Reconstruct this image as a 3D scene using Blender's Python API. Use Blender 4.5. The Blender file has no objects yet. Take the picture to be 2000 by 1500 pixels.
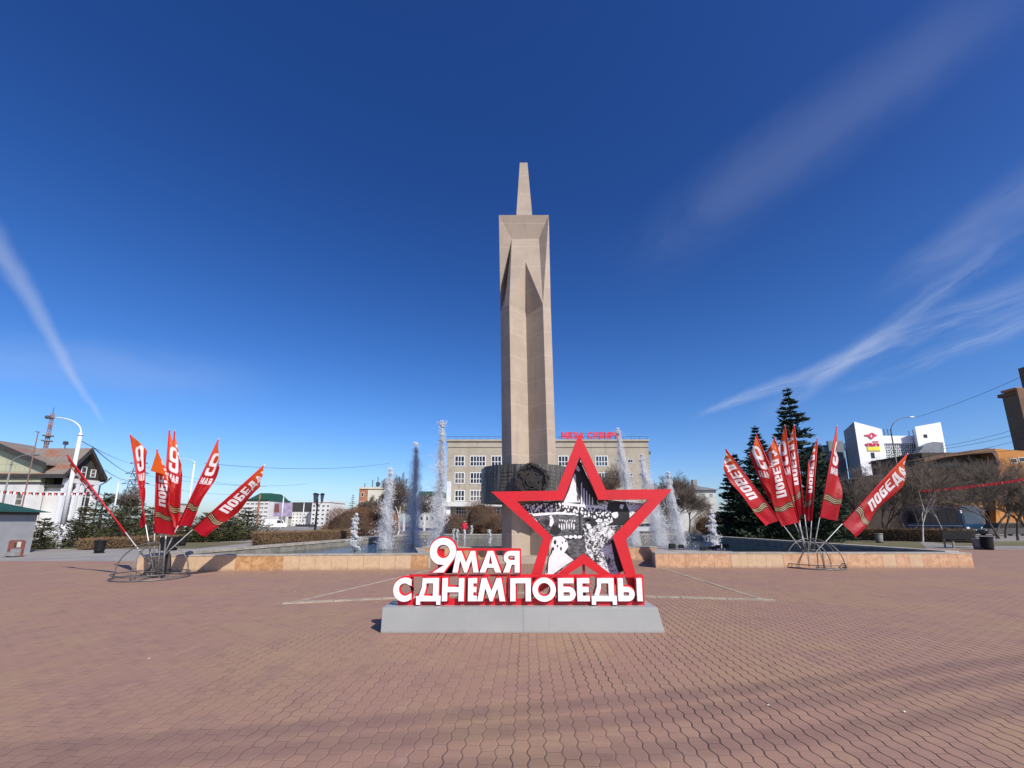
import bpy, bmesh, math, random
import numpy as np
from mathutils import Vector, Matrix
R = math.radians
scene = bpy.context.scene
col = scene.collection
# ------------------------------------------------------------------ camera
FPX, PY0, CAMH = 845.0, 850.0, 1.65           # focal length and principal row, in pixels of the 2000x1500 photograph
TH_ = math.atan(168 / 845)
CT, ST = math.cos(TH_), math.sin(TH_)
cam_d = bpy.data.cameras.new('camera'); cam = bpy.data.objects.new('camera', cam_d); col.objects.link(cam)
cam.location = (0, 0, CAMH); cam.rotation_euler = (math.pi / 2 + TH_, 0, 0)
cam_d.sensor_width = 36; cam_d.lens = FPX / 2000 * 36; cam_d.shift_y = (PY0 - 750) / 2000
cam_d.clip_start = 0.05; cam_d.clip_end = 3000
scene.camera = cam
scene.view_settings.view_transform = 'Standard'; scene.view_settings.look = 'None'
scene.view_settings.exposure = 0.22; scene.view_settings.gamma = 1

def ray(px, py):
    u = (px - 1000) / FPX; v = (PY0 - py) / FPX
    return u, CT - v * ST, ST + v * CT
def G(px, py, z=0.0):
    a, b, d = ray(px, py); k = (z - CAMH) / d
    return Vector((a * k, b * k, z))
def P(px, py, D):
    a, b, d = ray(px, py); k = D / b
    return Vector((a * k, D, CAMH + d * k))
# ------------------------------------------------------------------ sun and sky
SUN_AZ, SUN_EL = R(40), R(40)                  # to the right of straight-behind the viewer
sd = Vector((math.sin(SUN_AZ) * math.cos(SUN_EL), -math.cos(SUN_AZ) * math.cos(SUN_EL), math.sin(SUN_EL)))
sun_d = bpy.data.lights.new('sun', 'SUN'); sun_d.energy = 4.7; sun_d.angle = R(0.5); sun_d.color = (1, .94, .86)
sun = bpy.data.objects.new('sun', sun_d); col.objects.link(sun)
sun.rotation_euler = sd.to_track_quat('Z', 'Y').to_euler(); sun.location = (20, -20, 40)

class NT:
    """tiny node-tree writer"""
    def __init__(s, tree): s.t = tree; s.n = tree.nodes; s.l = tree.links
    def new(s, typ, **kw):
        n = s.n.new(typ)
        for k, v in kw.items(): setattr(n, k, v)
        return n
    def put(s, sock, v):
        if isinstance(v, bpy.types.NodeSocket): s.l.new(v, sock)
        elif v is not None:
            if isinstance(v, (tuple, list, Vector)) and len(v) == 3 and sock.type == 'RGBA': v = (*v, 1)
            sock.default_value = v
    def m(s, op, a, b=None, c=None, clamp=False):
        n = s.new('ShaderNodeMath', operation=op, use_clamp=clamp)
        for i, x in enumerate((a, b, c)):
            if x is not None: s.put(n.inputs[i], x)
        return n.outputs[0]
    def vm(s, op, a, b=None, out=0):
        n = s.new('ShaderNodeVectorMath', operation=op)
        s.put(n.inputs[0], a)
        if b is not None: s.put(n.inputs[1], b)
        return n.outputs[out]
    def dot(s, a, b):
        n = s.new('ShaderNodeVectorMath', operation='DOT_PRODUCT'); s.put(n.inputs[0], a); s.put(n.inputs[1], tuple(b)); return n.outputs['Value']
    def ss(s, x, lo, hi, a=0.0, b=1.0):
        n = s.new('ShaderNodeMapRange', interpolation_type='SMOOTHSTEP')
        for i, v in enumerate((x, lo, hi, a, b)): s.put(n.inputs[i], v)
        return n.outputs[0]
    def noise(s, vec, scale, detail=4, rough=.55, out='Fac', dist=0):
        n = s.new('ShaderNodeTexNoise'); s.put(n.inputs['Vector'], vec); n.inputs['Scale'].default_value = scale
        n.inputs['Detail'].default_value = detail; n.inputs['Roughness'].default_value = rough; n.inputs['Distortion'].default_value = dist
        return n.outputs[out]
    def mix(s, f, a, b, typ='MIX'):
        n = s.new('ShaderNodeMix', data_type='RGBA', blend_type=typ)
        s.put(n.inputs[0], f); s.put(n.inputs[6], a); s.put(n.inputs[7], b); return n.outputs[2]
    def mapv(s, vec, scale=(1, 1, 1), loc=(0, 0, 0), rot=(0, 0, 0)):
        n = s.new('ShaderNodeMapping'); s.put(n.inputs['Vector'], vec)
        n.inputs['Scale'].default_value = scale; n.inputs['Location'].default_value = loc; n.inputs['Rotation'].default_value = rot
        return n.outputs[0]
    def pos(s): return s.new('ShaderNodeNewGeometry').outputs['Position']
    def obj(s): return s.new('ShaderNodeTexCoord').outputs['Object']
    def sep(s, v):
        n = s.new('ShaderNodeSeparateXYZ'); s.put(n.inputs[0], v); return n.outputs
    def bump(s, h, strength, dist):
        n = s.new('ShaderNodeBump'); n.inputs['Strength'].default_value = strength; n.inputs['Distance'].default_value = dist
        s.put(n.inputs['Height'], h); return n.outputs[0]

world = bpy.data.worlds.new('World'); scene.world = world; world.use_nodes = True
w = NT(world.node_tree); w.n.clear()
sky = w.new('ShaderNodeTexSky', sky_type='NISHITA', sun_disc=False)
sky.sun_elevation = SUN_EL; sky.sun_rotation = math.atan2(sd.x, sd.y)
sky.air_density = 1.0; sky.dust_density = 1.3; sky.ozone_density = 3.0; sky.altitude = 400
hs = w.new('ShaderNodeHueSaturation'); hs.inputs['Saturation'].default_value = 1.30; hs.inputs['Value'].default_value = 1.0
w.l.new(sky.outputs[0], hs.inputs['Color'])
dirv = w.new('ShaderNodeTexCoord').outputs['Generated']
elev = w.ss(w.sep(dirv)[2], .0, .70)
skyc = w.mix(1.0, hs.outputs[0], w.mix(elev, (1.14, 1.24, 1.54), (.78, .74, 1.13)), 'MULTIPLY')
def dirn(px, py): return Vector(ray(px, py)).normalized()
cloud = None
def band(p1, p2, w1, w2, strength, nscale, stretch, thr, fade0=.15, fade1=.1, seed=0):
    """a wisp of cirrus lying along the great circle through two directions of the sky"""
    global cloud
    d1, d2 = dirn(*p1), dirn(*p2); n = d1.cross(d2).normalized(); tg = (d2 - d1); L = tg.length; tg.normalize()
    t = w.m('DIVIDE', w.m('SUBTRACT', w.dot(dirv, tg), d1.dot(tg)), L)
    wob = w.m('MULTIPLY', w.m('SUBTRACT', w.noise(dirv, 5 + seed, 3), .5), .035)
    q = w.m('ADD', w.dot(dirv, n), wob)
    wid = w.m('ADD', w1, w.m('MULTIPLY', w.m('MINIMUM', w.m('MAXIMUM', t, 0.), 1.), w2 - w1))
    prof = w.ss(w.m('DIVIDE', w.m('ABSOLUTE', q), wid), 1.0, 0.0)
    ends = w.m('MULTIPLY', w.ss(t, -fade0, fade0), w.ss(t, 1 + fade1, 1 - fade1))
    cmb = w.new('ShaderNodeCombineXYZ'); w.put(cmb.inputs[0], w.m('MULTIPLY', t, L * stretch)); w.put(cmb.inputs[1], q); cmb.inputs[2].default_value = seed * 3.1
    fib = w.ss(w.noise(cmb.outputs[0], nscale, 5, .62, dist=.4), thr, thr + .35)
    v = w.m('MULTIPLY', w.m('MULTIPLY', w.m('MULTIPLY', prof, ends), fib), strength)
    cloud = v if cloud is None else w.m('ADD', cloud, v)
band((-40, 430), (195, 820),   .024, .005, .40, 16, .45, .18, .1, .06, 1)
band((1380, 805), (2060, 560), .012, .044, .46, 26, .18, .30, .08, .2, 2)
band((1670, 755), (2060, 610), .010, .030, .40, 30, .18, .30, .15, .2, 3)
band((1520, 790), (1960, 490), .030, .022, .30, 20, .3, .30, .3, .15, 4)
band((1300, 470), (1960, 0), .10, .07, .11, 9, .35, .22, .3, .2, 5)
band((1750, 560), (2100, 330), .04, .06, .22, 10, .3, .3, .3, .2, 6)
band((-60, 690), (420, 740), .05, .07, .22, 5, .4, .2, .2, .5, 7)
cl = w.m('MINIMUM', w.m('MULTIPLY', cloud, .72), .7)
skyc = w.mix(cl, skyc, (5.6, 6.3, 8.0))
bg = w.new('ShaderNodeBackground'); bg.inputs['Strength'].default_value = 0.092
w.l.new(skyc, bg.inputs['Color'])
w.l.new(bg.outputs[0], w.new('ShaderNodeOutputWorld').inputs[0])

# ------------------------------------------------------------------ materials
def mat(name, color=(.5, .5, .5), rough=.7, amt=.0, nscale=3., color2=None, bump=0, bscale=40., bdist=.01, metal=0, spec=.5, custom=None, transl=0, sub=None):
    m = bpy.data.materials.new(name); m.use_nodes = True
    t = NT(m.node_tree); b = t.n['Principled BSDF']
    b.inputs['Base Color'].default_value = (*color, 1); b.inputs['Roughness'].default_value = rough
    b.inputs['Metallic'].default_value = metal; b.inputs['Specular IOR Level'].default_value = spec
    if custom: custom(t, b)
    else:
        p = t.pos()
        if color2 is not None or amt:
            c2 = color2 if color2 is not None else tuple(max(0, c * (1 - amt)) for c in color)
            f = t.ss(t.noise(p, nscale, 6, .62), .32, .68)
            t.put(b.inputs['Base Color'], t.mix(f, color, c2))
        if bump: t.put(b.inputs['Normal'], t.bump(t.noise(p, bscale, 4), bump, bdist))
    if transl:
        tr = t.new('ShaderNodeBsdfTranslucent'); mx = t.new('ShaderNodeMixShader'); mx.inputs[0].default_value = transl
        src = b.inputs['Base Color']
        if src.links: t.l.new(src.links[0].from_socket, tr.inputs[0])
        else: tr.inputs[0].default_value = (*color, 1)
        t.l.new(b.outputs[0], mx.inputs[1]); t.l.new(tr.outputs[0], mx.inputs[2])
        t.l.new(mx.outputs[0], t.n['Material Output'].inputs[0])
    return m

PAVE_YAW = R(2.0)
def paving(t, b):
    """barrel-shaped concrete pavers in columns, wavy dark joints between the columns"""
    PW, PL = .122, .173
    p = t.pos(); x, y, z = t.sep(p)
    ca, sa = math.cos(PAVE_YAW), math.sin(PAVE_YAW)
    X = t.m('DIVIDE', t.m('ADD', t.m('MULTIPLY', x, ca), t.m('MULTIPLY', y, -sa)), PW)
    Y = t.m('DIVIDE', t.m('ADD', t.m('MULTIPLY', x, sa), t.m('MULTIPLY', y, ca)), PL)
    wob = t.m('MULTIPLY', t.m('SUBTRACT', t.noise(p, 2.2, 2), .5), .25)
    X = t.m('ADD', X, wob)
    s = t.m('MULTIPLY', t.m('MINIMUM', t.m('MAXIMUM', t.m('MULTIPLY', t.m('COSINE', t.m('MULTIPLY', Y, 2 * math.pi)), 1.25), -1.), 1.), .070)
    def wrapd(v, per):                       # distance to nearest multiple of per
        return t.m('ABSOLUTE', t.m('WRAP', v, per / 2, -per / 2))
    # columns lie between boundary i and i+1; even ones wave one way, odd ones the other
    d0 = wrapd(t.m('SUBTRACT', X, s), 2.); d1 = wrapd(t.m('ADD', t.m('SUBTRACT', X, 1.), s), 2.)
    dl = t.m('MULTIPLY', t.m('MINIMUM', d0, d1), PW)
    Xw = t.m('FLOORED_MODULO', t.m('SUBTRACT', X, s), 2.)
    odd = t.m('GREATER_THAN', Xw, t.m('SUBTRACT', 1., t.m('MULTIPLY', s, 2.)))
    Ys = t.m('ADD', Y, t.m('MULTIPLY', odd, .5))
    dc = t.m('MULTIPLY', wrapd(Ys, 1.), PL)
    cidx = t.m('FLOOR', t.m('ADD', t.m('DIVIDE', t.m('SUBTRACT', X, s), 2.), 0.)); 
    cmb = t.new('ShaderNodeCombineXYZ'); t.put(cmb.inputs[0], t.m('ADD', t.m('MULTIPLY', cidx, 2.), odd)); t.put(cmb.inputs[1], t.m('FLOOR', t.m('ADD', Ys, .5)))
    wn = t.new('ShaderNodeTexWhiteNoise', noise_dimensions='2D'); t.l.new(cmb.outputs[0], wn.inputs['Vector'])
    rnd = wn.outputs['Value']; 
    # joint wear: some wide and dark, some sand-filled; painted fainter leftward, as sunlight hides them
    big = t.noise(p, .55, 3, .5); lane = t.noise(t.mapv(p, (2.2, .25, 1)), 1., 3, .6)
    joint_wear_light = t.m('MULTIPLY', t.ss(t.m('ADD', t.m('MULTIPLY', big, .55), t.m('ADD', t.m('MULTIPLY', lane, .5), t.m('MULTIPLY', t.ss(x, -2.5, 3.5), .26))), .50, .78), 1.)
    wl = t.m('ADD', .0016, t.m('MULTIPLY', joint_wear_light, .0032))
    jl = t.m('MULTIPLY', t.ss(dl, t.m('ADD', wl, .0035), wl), t.m('ADD', .16, t.m('MULTIPLY', joint_wear_light, .84)))
    jc = t.m('MULTIPLY', t.ss(dc, .0055, .0015), t.m('ADD', .18, t.m('MULTIPLY', t.ss(t.noise(p, 1.7, 3), .45, .65), .4)))
    j = t.m('MAXIMUM', jl, jc)
    c = t.mix(t.ss(t.noise(p, .45, 5, .6), .42, .62), (.290, .166, .117), (.305, .188, .113))          # salmon and ochre areas
    c = t.mix(t.m('MULTIPLY', t.ss(t.noise(p, 1.6, 5, .65), .5, .72), .55), c, (.228, .130, .106))
    c = t.mix(t.m('MULTIPLY', t.ss(rnd, .80, 1.0), .35), c, (.35, .225, .13))
    c = t.mix(t.m('MULTIPLY', t.ss(rnd, .22, .0), .28), c, (.185, .105, .080))
    c = t.mix(t.m('MULTIPLY', t.ss(t.noise(p, 75, 5, .8), .48, .70), .34), c, (.40, .29, .23))
    c = t.mix(t.m('MULTIPLY', t.ss(t.noise(p, 34, 5, .8), .55, .75), .30), c, (.17, .105, .085))
    c = t.mix(t.m('MULTIPLY', t.ss(t.noise(t.mapv(p, (1, .35, 1)), 3.2, 6, .7), .55, .75), .45), c, (.19, .13, .11))
    c = t.mix(t.m('MULTIPLY', t.ss(t.noise(p, .9, 7, .75, dist=.8), .60, .72), .30), c, (.40, .30, .235))
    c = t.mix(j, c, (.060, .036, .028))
    t.put(b.inputs['Base Color'], c)
    edge = t.m('MINIMUM', dl, t.m('ADD', dc, .002))
    hgt = t.m('ADD', t.m('MULTIPLY', t.ss(edge, 0., .012), 1.), t.m('ADD', t.m('MULTIPLY', rnd, .35), t.m('MULTIPLY', t.noise(p, 110, 3), .22)))
    t.put(b.inputs['Normal'], t.bump(hgt, .55, .006))
    b.inputs['Roughness'].default_value = .82
M = {}
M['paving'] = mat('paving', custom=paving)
M['asphalt'] = mat('asphalt', (.20, .19, .175), .9, color2=(.26, .245, .22), nscale=.4, bump=.3, bscale=50)
M['path'] = mat('path', (.23, .215, .195), .9, color2=(.30, .28, .25), nscale=.5, bump=.2, bscale=40)
M['earth'] = mat('earth', (.16, .125, .07), .95, color2=(.09, .10, .035), nscale=.5, bump=.6, bscale=18, bdist=.05)
M['lawn'] = mat('lawn', (.095, .105, .035), .95, color2=(.17, .14, .07), nscale=.7, bump=.6, bscale=20, bdist=.05)
M['kerb'] = mat('kerb_stone', (.40, .335, .25), .85, amt=.35, nscale=4, bump=.3, bscale=30)
def granite(c1, c2, joint=True, blocks=(1.1, .56)):
    def f(t, b):
        p = t.pos(); x, y, z = t.sep(p)
        c = t.mix(t.ss(t.noise(p, .9, 5, .6), .35, .65), c1, c2)
        sp = t.noise(p, 30, 5, .85); c = t.mix(t.m('MULTIPLY', t.ss(t.noise(p, 7, 6, .75), .5, .7), .30), c, tuple(.62 * v for v in c1)); c = t.mix(t.m('MULTIPLY', t.ss(sp, .48, .66), .55), c, tuple(.5 * v for v in c1))
        c = t.mix(t.m('MULTIPLY', t.ss(t.noise(p, 26, 3, .8), .55, .8), .35), c, (.50, .44, .37))
        st = t.noise(t.mapv(p, (3.0, 3.0, .22)), 1.2, 5, .65)            # rain streaks running down the stone
        c = t.mix(t.m('MULTIPLY', t.ss(st, .55, .75), .35), c, (.16, .13, .10))
        if joint:
            dz = t.m('ABSOLUTE', t.m('WRAP', t.m('ADD', z, t.m('MULTIPLY', t.m('SUBTRACT', t.noise(p, 1.2, 2), .5), .03)), blocks[1], -blocks[1]))
            j = t.ss(dz, .022, .008)
            c = t.mix(t.m('MULTIPLY', j, .42), c, (.52, .46, .38))
            t.put(b.inputs['Normal'], t.bump(t.m('ADD', t.m('MULTIPLY', sp, .5), t.m('MULTIPLY', j, .4)), .35, .012))
        t.put(b.inputs['Base Color'], c); b.inputs['Roughness'].default_value = .78
    return f
M['granite'] = mat('pink_granite', custom=granite((.415, .338, .262), (.352, .284, .220)))
def slab(c1, c2):
    def f(t, b):
        p = t.pos()
        c = t.mix(t.ss(t.noise(p, 5, 7, .7, dist=.6), .38, .62), c1, c2)
        v = t.noise(t.mapv(p, (9, 9, 1.2)), 1.6, 5, .6)
        c = t.mix(t.m('MULTIPLY', t.ss(v, .56, .7), .45), c, (.60, .46, .30))
        c = t.mix(t.m('MULTIPLY', t.ss(t.noise(p, 2.3, 5, .7), .6, .8), .4), c, (.30, .19, .11))
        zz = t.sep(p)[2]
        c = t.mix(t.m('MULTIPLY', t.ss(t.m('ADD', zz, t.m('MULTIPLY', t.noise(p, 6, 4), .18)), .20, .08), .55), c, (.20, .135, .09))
        t.put(b.inputs['Base Color'], c); b.inputs['Roughness'].default_value = .6
        t.put(b.inputs['Normal'], t.bump(t.noise(p, 60, 3), .2, .006))
    return f
M['slab'] = mat('beige_slab', custom=slab((.53, .375, .225), (.47, .325, .20)))
M['slab_rust'] = mat('rusty_travertine', custom=slab((.50, .30, .135), (.36, .185, .075)))
M['slab_red'] = mat('salmon_marble', custom=slab((.55, .345, .20), (.44, .235, .125)))
M['coping'] = mat('coping_stone', (.40, .36, .30), .75, amt=.35, nscale=3, bump=.3, bscale=30)
M['rim_grey'] = mat('rim_grey', (.25, .235, .20), .8, color2=(.15, .145, .125), nscale=2.2, bump=.3, bscale=20)
M['basin'] = mat('basin_lining', (.05, .075, .075), .6, amt=.4, nscale=2)
def waterf(t, b):
    p = t.pos()
    b.inputs['Base Color'].default_value = (.012, .028, .036, 1); b.inputs['Roughness'].default_value = .04
    b.inputs['IOR'].default_value = 1.33
    h = t.m('ADD', t.noise(t.mapv(p, (1, 1.6, 1)), 2.6, 4, .6), t.m('MULTIPLY', t.noise(p, 9, 3, .6), .4))
    t.put(b.inputs['Normal'], t.bump(h, .35, .07))
M['water'] = mat('pool_water', custom=waterf)
def sprayf(t, b):
    b.inputs['Base Color'].default_value = (.94, .95, .97, 1); b.inputs['Roughness'].default_value = .25
M['spray'] = mat('water_spray', custom=sprayf, color=(.86, .89, .93), transl=.4)
def _mist():
    m = bpy.data.materials.new('water_mist'); m.use_nodes = True; t = NT(m.node_tree); t.n.remove(t.n['Principled BSDF'])
    v = t.new('ShaderNodeVolumePrincipled'); v.inputs['Color'].default_value = (.97, .98, 1, 1); v.inputs['Density'].default_value = .85; v.inputs['Anisotropy'].default_value = 0.0
    t.l.new(v.outputs[0], t.n['Material Output'].inputs['Volume']); return m
M['mist'] = _mist(); scene.cycles.volume_bounces = 2
def redf(t, b):
    p = t.pos(); c = t.mix(t.ss(t.noise(p, 2.2, 6, .65), .35, .7), (.60, .008, .016), (.50, .010, .016))
    c = t.mix(t.m('MULTIPLY', t.ss(t.noise(t.mapv(p, (8, 8, .8)), 1.6, 5, .7), .60, .74), .35), c, (.36, .012, .014))
    c = t.mix(t.m('MULTIPLY', t.ss(t.noise(p, 90, 3, .7), .70, .76), .5), c, (.62, .20, .17))
    t.put(b.inputs['Base Color'], c); b.inputs['Roughness'].default_value = .45; t.put(b.inputs['Normal'], t.bump(t.noise(p, 3.5, 3), .10, .02))
M['red'] = mat('red_paint', custom=redf)
M['red_dark'] = mat('red_paint_side', (.52, .010, .018), .5)
M['white'] = mat('white_plastic', (.86, .86, .86), .35, amt=.04, nscale=3)
def basef(t, b):
    p = t.pos(); x, y, z = t.sep(p)
    c = t.mix(t.ss(t.noise(p, 1.4, 5, .6), .3, .7), (.34, .35, .33), (.305, .315, .30))
    c = t.mix(t.m('MULTIPLY', t.ss(t.noise(t.mapv(p, (7, 7, .6)), 1.2, 5, .65), .6, .76), .25), c, (.24, .22, .19))
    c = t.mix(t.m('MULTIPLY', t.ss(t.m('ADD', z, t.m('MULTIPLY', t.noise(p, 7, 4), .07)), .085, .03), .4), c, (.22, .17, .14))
    t.put(b.inputs['Base Color'], c); b.inputs['Roughness'].default_value = .38
    t.put(b.inputs['Normal'], t.bump(t.noise(p, 2.0, 3), .12, .03))
M['sign_base'] = mat('grey_sheet_metal', custom=basef)
M['steel'] = mat('galvanised_steel', (.17, .165, .155), .5, amt=.35, nscale=6, metal=.4)
M['steel_dark'] = mat('weathered_steel', (.10, .095, .09), .5, amt=.3, nscale=5, metal=.4)
M['pole'] = mat('flag_pole_metal', (.55, .54, .52), .4, metal=.3)
M['black'] = mat('black_metal', (.012, .012, .013), .6, spec=.2)
M['white_metal'] = mat('white_painted_metal', (.72, .73, .73), .5, amt=.08, nscale=2)
M['bronze'] = mat('dark_bronze', (.050, .040, .031), .42, color2=(.022, .018, .015), nscale=7, bump=.5, bscale=45, metal=.35)
def plaquef(t, b):
    p = t.pos()
    c = t.mix(t.ss(t.noise(t.mapv(p, (10, 10, .5)), 1.5, 5, .65), .42, .66), (.038, .034, .028), (.135, .128, .115))
    c = t.mix(t.m('MULTIPLY', t.ss(t.noise(t.mapv(p, (6, 6, .4)), 2.1, 4), .55, .7), .6), c, (.05, .065, .04))
    t.put(b.inputs['Base Color'], c); b.inputs['Roughness'].default_value = .42
    t.put(b.inputs['Normal'], t.bump(t.noise(p, 30, 4), .3, .02))
M['plaque'] = mat('weathered_plaque_metal', custom=plaquef)
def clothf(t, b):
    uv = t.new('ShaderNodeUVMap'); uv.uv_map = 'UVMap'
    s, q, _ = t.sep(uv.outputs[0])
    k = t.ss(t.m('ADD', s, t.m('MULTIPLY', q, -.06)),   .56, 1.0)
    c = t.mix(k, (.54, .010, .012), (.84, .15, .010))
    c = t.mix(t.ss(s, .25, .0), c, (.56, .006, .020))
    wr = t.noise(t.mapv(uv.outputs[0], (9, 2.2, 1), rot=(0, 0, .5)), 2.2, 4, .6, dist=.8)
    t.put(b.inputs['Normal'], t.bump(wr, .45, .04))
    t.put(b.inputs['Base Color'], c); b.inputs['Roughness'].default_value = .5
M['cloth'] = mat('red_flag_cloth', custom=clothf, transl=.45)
M['sleeve'] = mat('red_sleeve_cloth', (.48, .008, .014), .6)
M['ink_white'] = mat('white_print', (.80, .78, .78), .6, transl=.3)
M['ink_black'] = mat('black_print', (.025, .012, .010), .6)
M['ink_yellow'] = mat('yellow_print', (.70, .50, .22), .6)
M['needles'] = mat('dark_spruce_needles', (.022, .040, .026), .75, color2=(.042, .062, .034), nscale=1.4, spec=.2)
M['juniper'] = mat('olive_conifer_needles', (.040, .050, .020), .8, color2=(.070, .065, .028), nscale=1.6, spec=.2)
M['bark'] = mat('grey_brown_bark', (.12, .095, .075), .9, amt=.4, nscale=6)
M['twig'] = mat('bare_twigs', (.135, .105, .08), .9, color2=(.20, .155, .115), nscale=1.2)
M['twig_dark'] = mat('dark_twigs', (.095, .076, .060), .9, color2=(.165, .13, .10), nscale=1.2)
M['birch'] = mat('birch_bark', (.62, .58, .52), .8, color2=(.25, .21, .18), nscale=2.4)
M['hedge'] = mat('brown_hedge_twigs', (.155, .095, .050), .9, color2=(.245, .155, .075), nscale=2.5)
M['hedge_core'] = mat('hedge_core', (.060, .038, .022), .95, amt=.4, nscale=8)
M['willow'] = mat('russet_willow_twigs', (.125, .066, .036), .9, color2=(.20, .105, .055), nscale=1.3)
M['glass'] = mat('dark_window_glass', (.022, .026, .032), .12, amt=.5, nscale=.7)
M['glass_blue'] = mat('blue_window_glass', (.05, .075, .10), .1, amt=.5, nscale=.4)
M['curtain'] = mat('curtained_window', (.16, .15, .13), .3, amt=.6, nscale=1.2)
M['window_white'] = mat('white_window_frame', (.68, .68, .66), .5)
def stucco(c1, c2, streak=(.20, .16, .11)):
    def f(t, b):
        p = t.pos()
        c = t.mix(t.ss(t.noise(p, .35, 6, .65), .36, .64), c1, c2)
        c = t.mix(t.m('MULTIPLY', t.ss(t.noise(t.mapv(p, (1.1, 1.1, .12)), 1.4, 6, .7), .52, .72), .5), c, streak)
        t.put(b.inputs['Base Color'], c); b.inputs['Roughness'].default_value = .9
    return f
M['fur_wall'] = mat('tan_render_wall', custom=stucco((.40, .355, .275), (.35, .305, .23)))
M['white_wall'] = mat('white_render_wall', custom=stucco((.66, .66, .63), (.56, .55, .52), (.40, .37, .33)))
M['cream_wall'] = mat('cream_render_wall', custom=stucco((.60, .58, .48), (.54, .50, .40), (.38, .34, .27)))
def tilef(c1, c2, jc, sx, sz):
    def f(t, b):
        p = t.pos(); x, y, z = t.sep(p)
        h = t.m('ADD', x, y)
        a = t.m('ABSOLUTE', t.m('WRAP', h, sx / 2, -sx / 2)); bb = t.m('ABSOLUTE', t.m('WRAP', z, sz / 2, -sz / 2))
        j = t.ss(t.m('MINIMUM', a, bb), .05, .02)
        c = t.mix(t.ss(t.noise(p, .8, 5), .35, .65), c1, c2)
        t.put(b.inputs['Base Color'], t.mix(t.m('MULTIPLY', j, .6), c, jc)); b.inputs['Roughness'].default_value = .5
    return f
M['green_tile'] = mat('pale_green_tile', custom=tilef((.45, .46, .31), (.40, .41, .27), (.28, .28, .2), .9, .7))
M['white_panel'] = mat('white_facade_panel', custom=tilef((.78, .79, .80), (.73, .74, .75), (.55, .56, .58), 2.0, 1.5))
M['grey_panel'] = mat('grey_facade_panel', custom=tilef((.17, .19, .21), (.145, .16, .18), (.09, .10, .11), 2.0, 1.5))
def rustroof(t, b):
    p = t.pos(); x, y, z = t.sep(p)
    c = t.mix(t.ss(t.noise(p, .55, 6, .7, dist=.5), .48, .66), (.20, .175, .15), (.27, .105, .055))
    c = t.mix(t.m('MULTIPLY', t.ss(t.noise(p, 1.7, 5), .55, .7), .6), c, (.12, .10, .085))
    t.put(b.inputs['Base Color'], c); b.inputs['Roughness'].default_value = .75
    t.put(b.inputs['Normal'], t.bump(t.ss(t.m('ABSOLUTE', t.m('WRAP', x, .3, -.3)), .05, .0), .6, .05))
M['rust_roof'] = mat('rusty_sheet_roof', custom=rustroof)
M['dark_wood'] = mat('dark_grey_wood', (.046, .045, .043), .8, amt=.4, nscale=3)
M['green_roof'] = mat('dark_green_roof', (.020, .085, .050), .5, amt=.3, nscale=2)
M['kiosk'] = mat('grey_kiosk_wall', (.30, .31, .325), .7, amt=.15, nscale=2)
M['rust_metal'] = mat('faded_red_metal', (.23, .075, .060), .6, amt=.3, nscale=5)
M['orange_wall'] = mat('orange_render_wall', custom=stucco((.46, .20, .05), (.38, .15, .04), (.22, .10, .04)))
M['brown_wall'] = mat('brown_cladding', custom=stucco((.165, .095, .055), (.125, .075, .045), (.08, .05, .035)))
M['hood_dark'] = mat('dark_brown_wall_and_shade', (.050, .032, .024), .85, amt=.3, nscale=1)  # annexe's dark brown; on the hooded wall it paints in the hood's shade
M['tower_wall'] = mat('umber_brick_wall', custom=stucco((.155, .115, .075), (.13, .095, .065), (.10, .075, .05)))
M['brick_orange'] = mat('orange_brick_wall', custom=stucco((.42, .19, .095), (.36, .15, .075), (.26, .12, .07)))
M['pale_wall'] = mat('pale_grey_wall', custom=stucco((.50, .50, .46), (.44, .44, .40), (.33, .33, .30)))
M['roof_grey'] = mat('grey_sheet_roof', (.22, .225, .22), .7, amt=.3, nscale=1)
M['bus_blue'] = mat('blue_bus_paint', (.015, .065, .14), .3, amt=.3, nscale=2)
M['car_white'] = mat('white_car_paint', (.70, .70, .70), .3)
M['tyre'] = mat('tyre_rubber', (.02, .02, .02), .85)
M['yellow'] = mat('yellow_sign_letters', (.85, .70, .05), .6)
M['pink'] = mat('red_sign_letters', (.62, .03, .07), .5)
M['skin'] = mat('skin', (.50, .32, .24), .6)
M['coat_red'] = mat('red_coat', (.48, .010, .04), .8)
M['trousers'] = mat('dark_trousers', (.03, .03, .04), .85)
M['wire'] = mat('cable_black', (.03, .03, .035), .6)
M['stone_grey'] = mat('grey_concrete', (.27, .265, .25), .85, amt=.3, nscale=4, bump=.3, bscale=30)
M['billboard'] = mat('billboard_print', (.26, .20, .30), .6, color2=(.42, .36, .46), nscale=.9)
M['mast_red'] = mat('mast_red_paint', (.22, .12, .10), .7)

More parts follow.
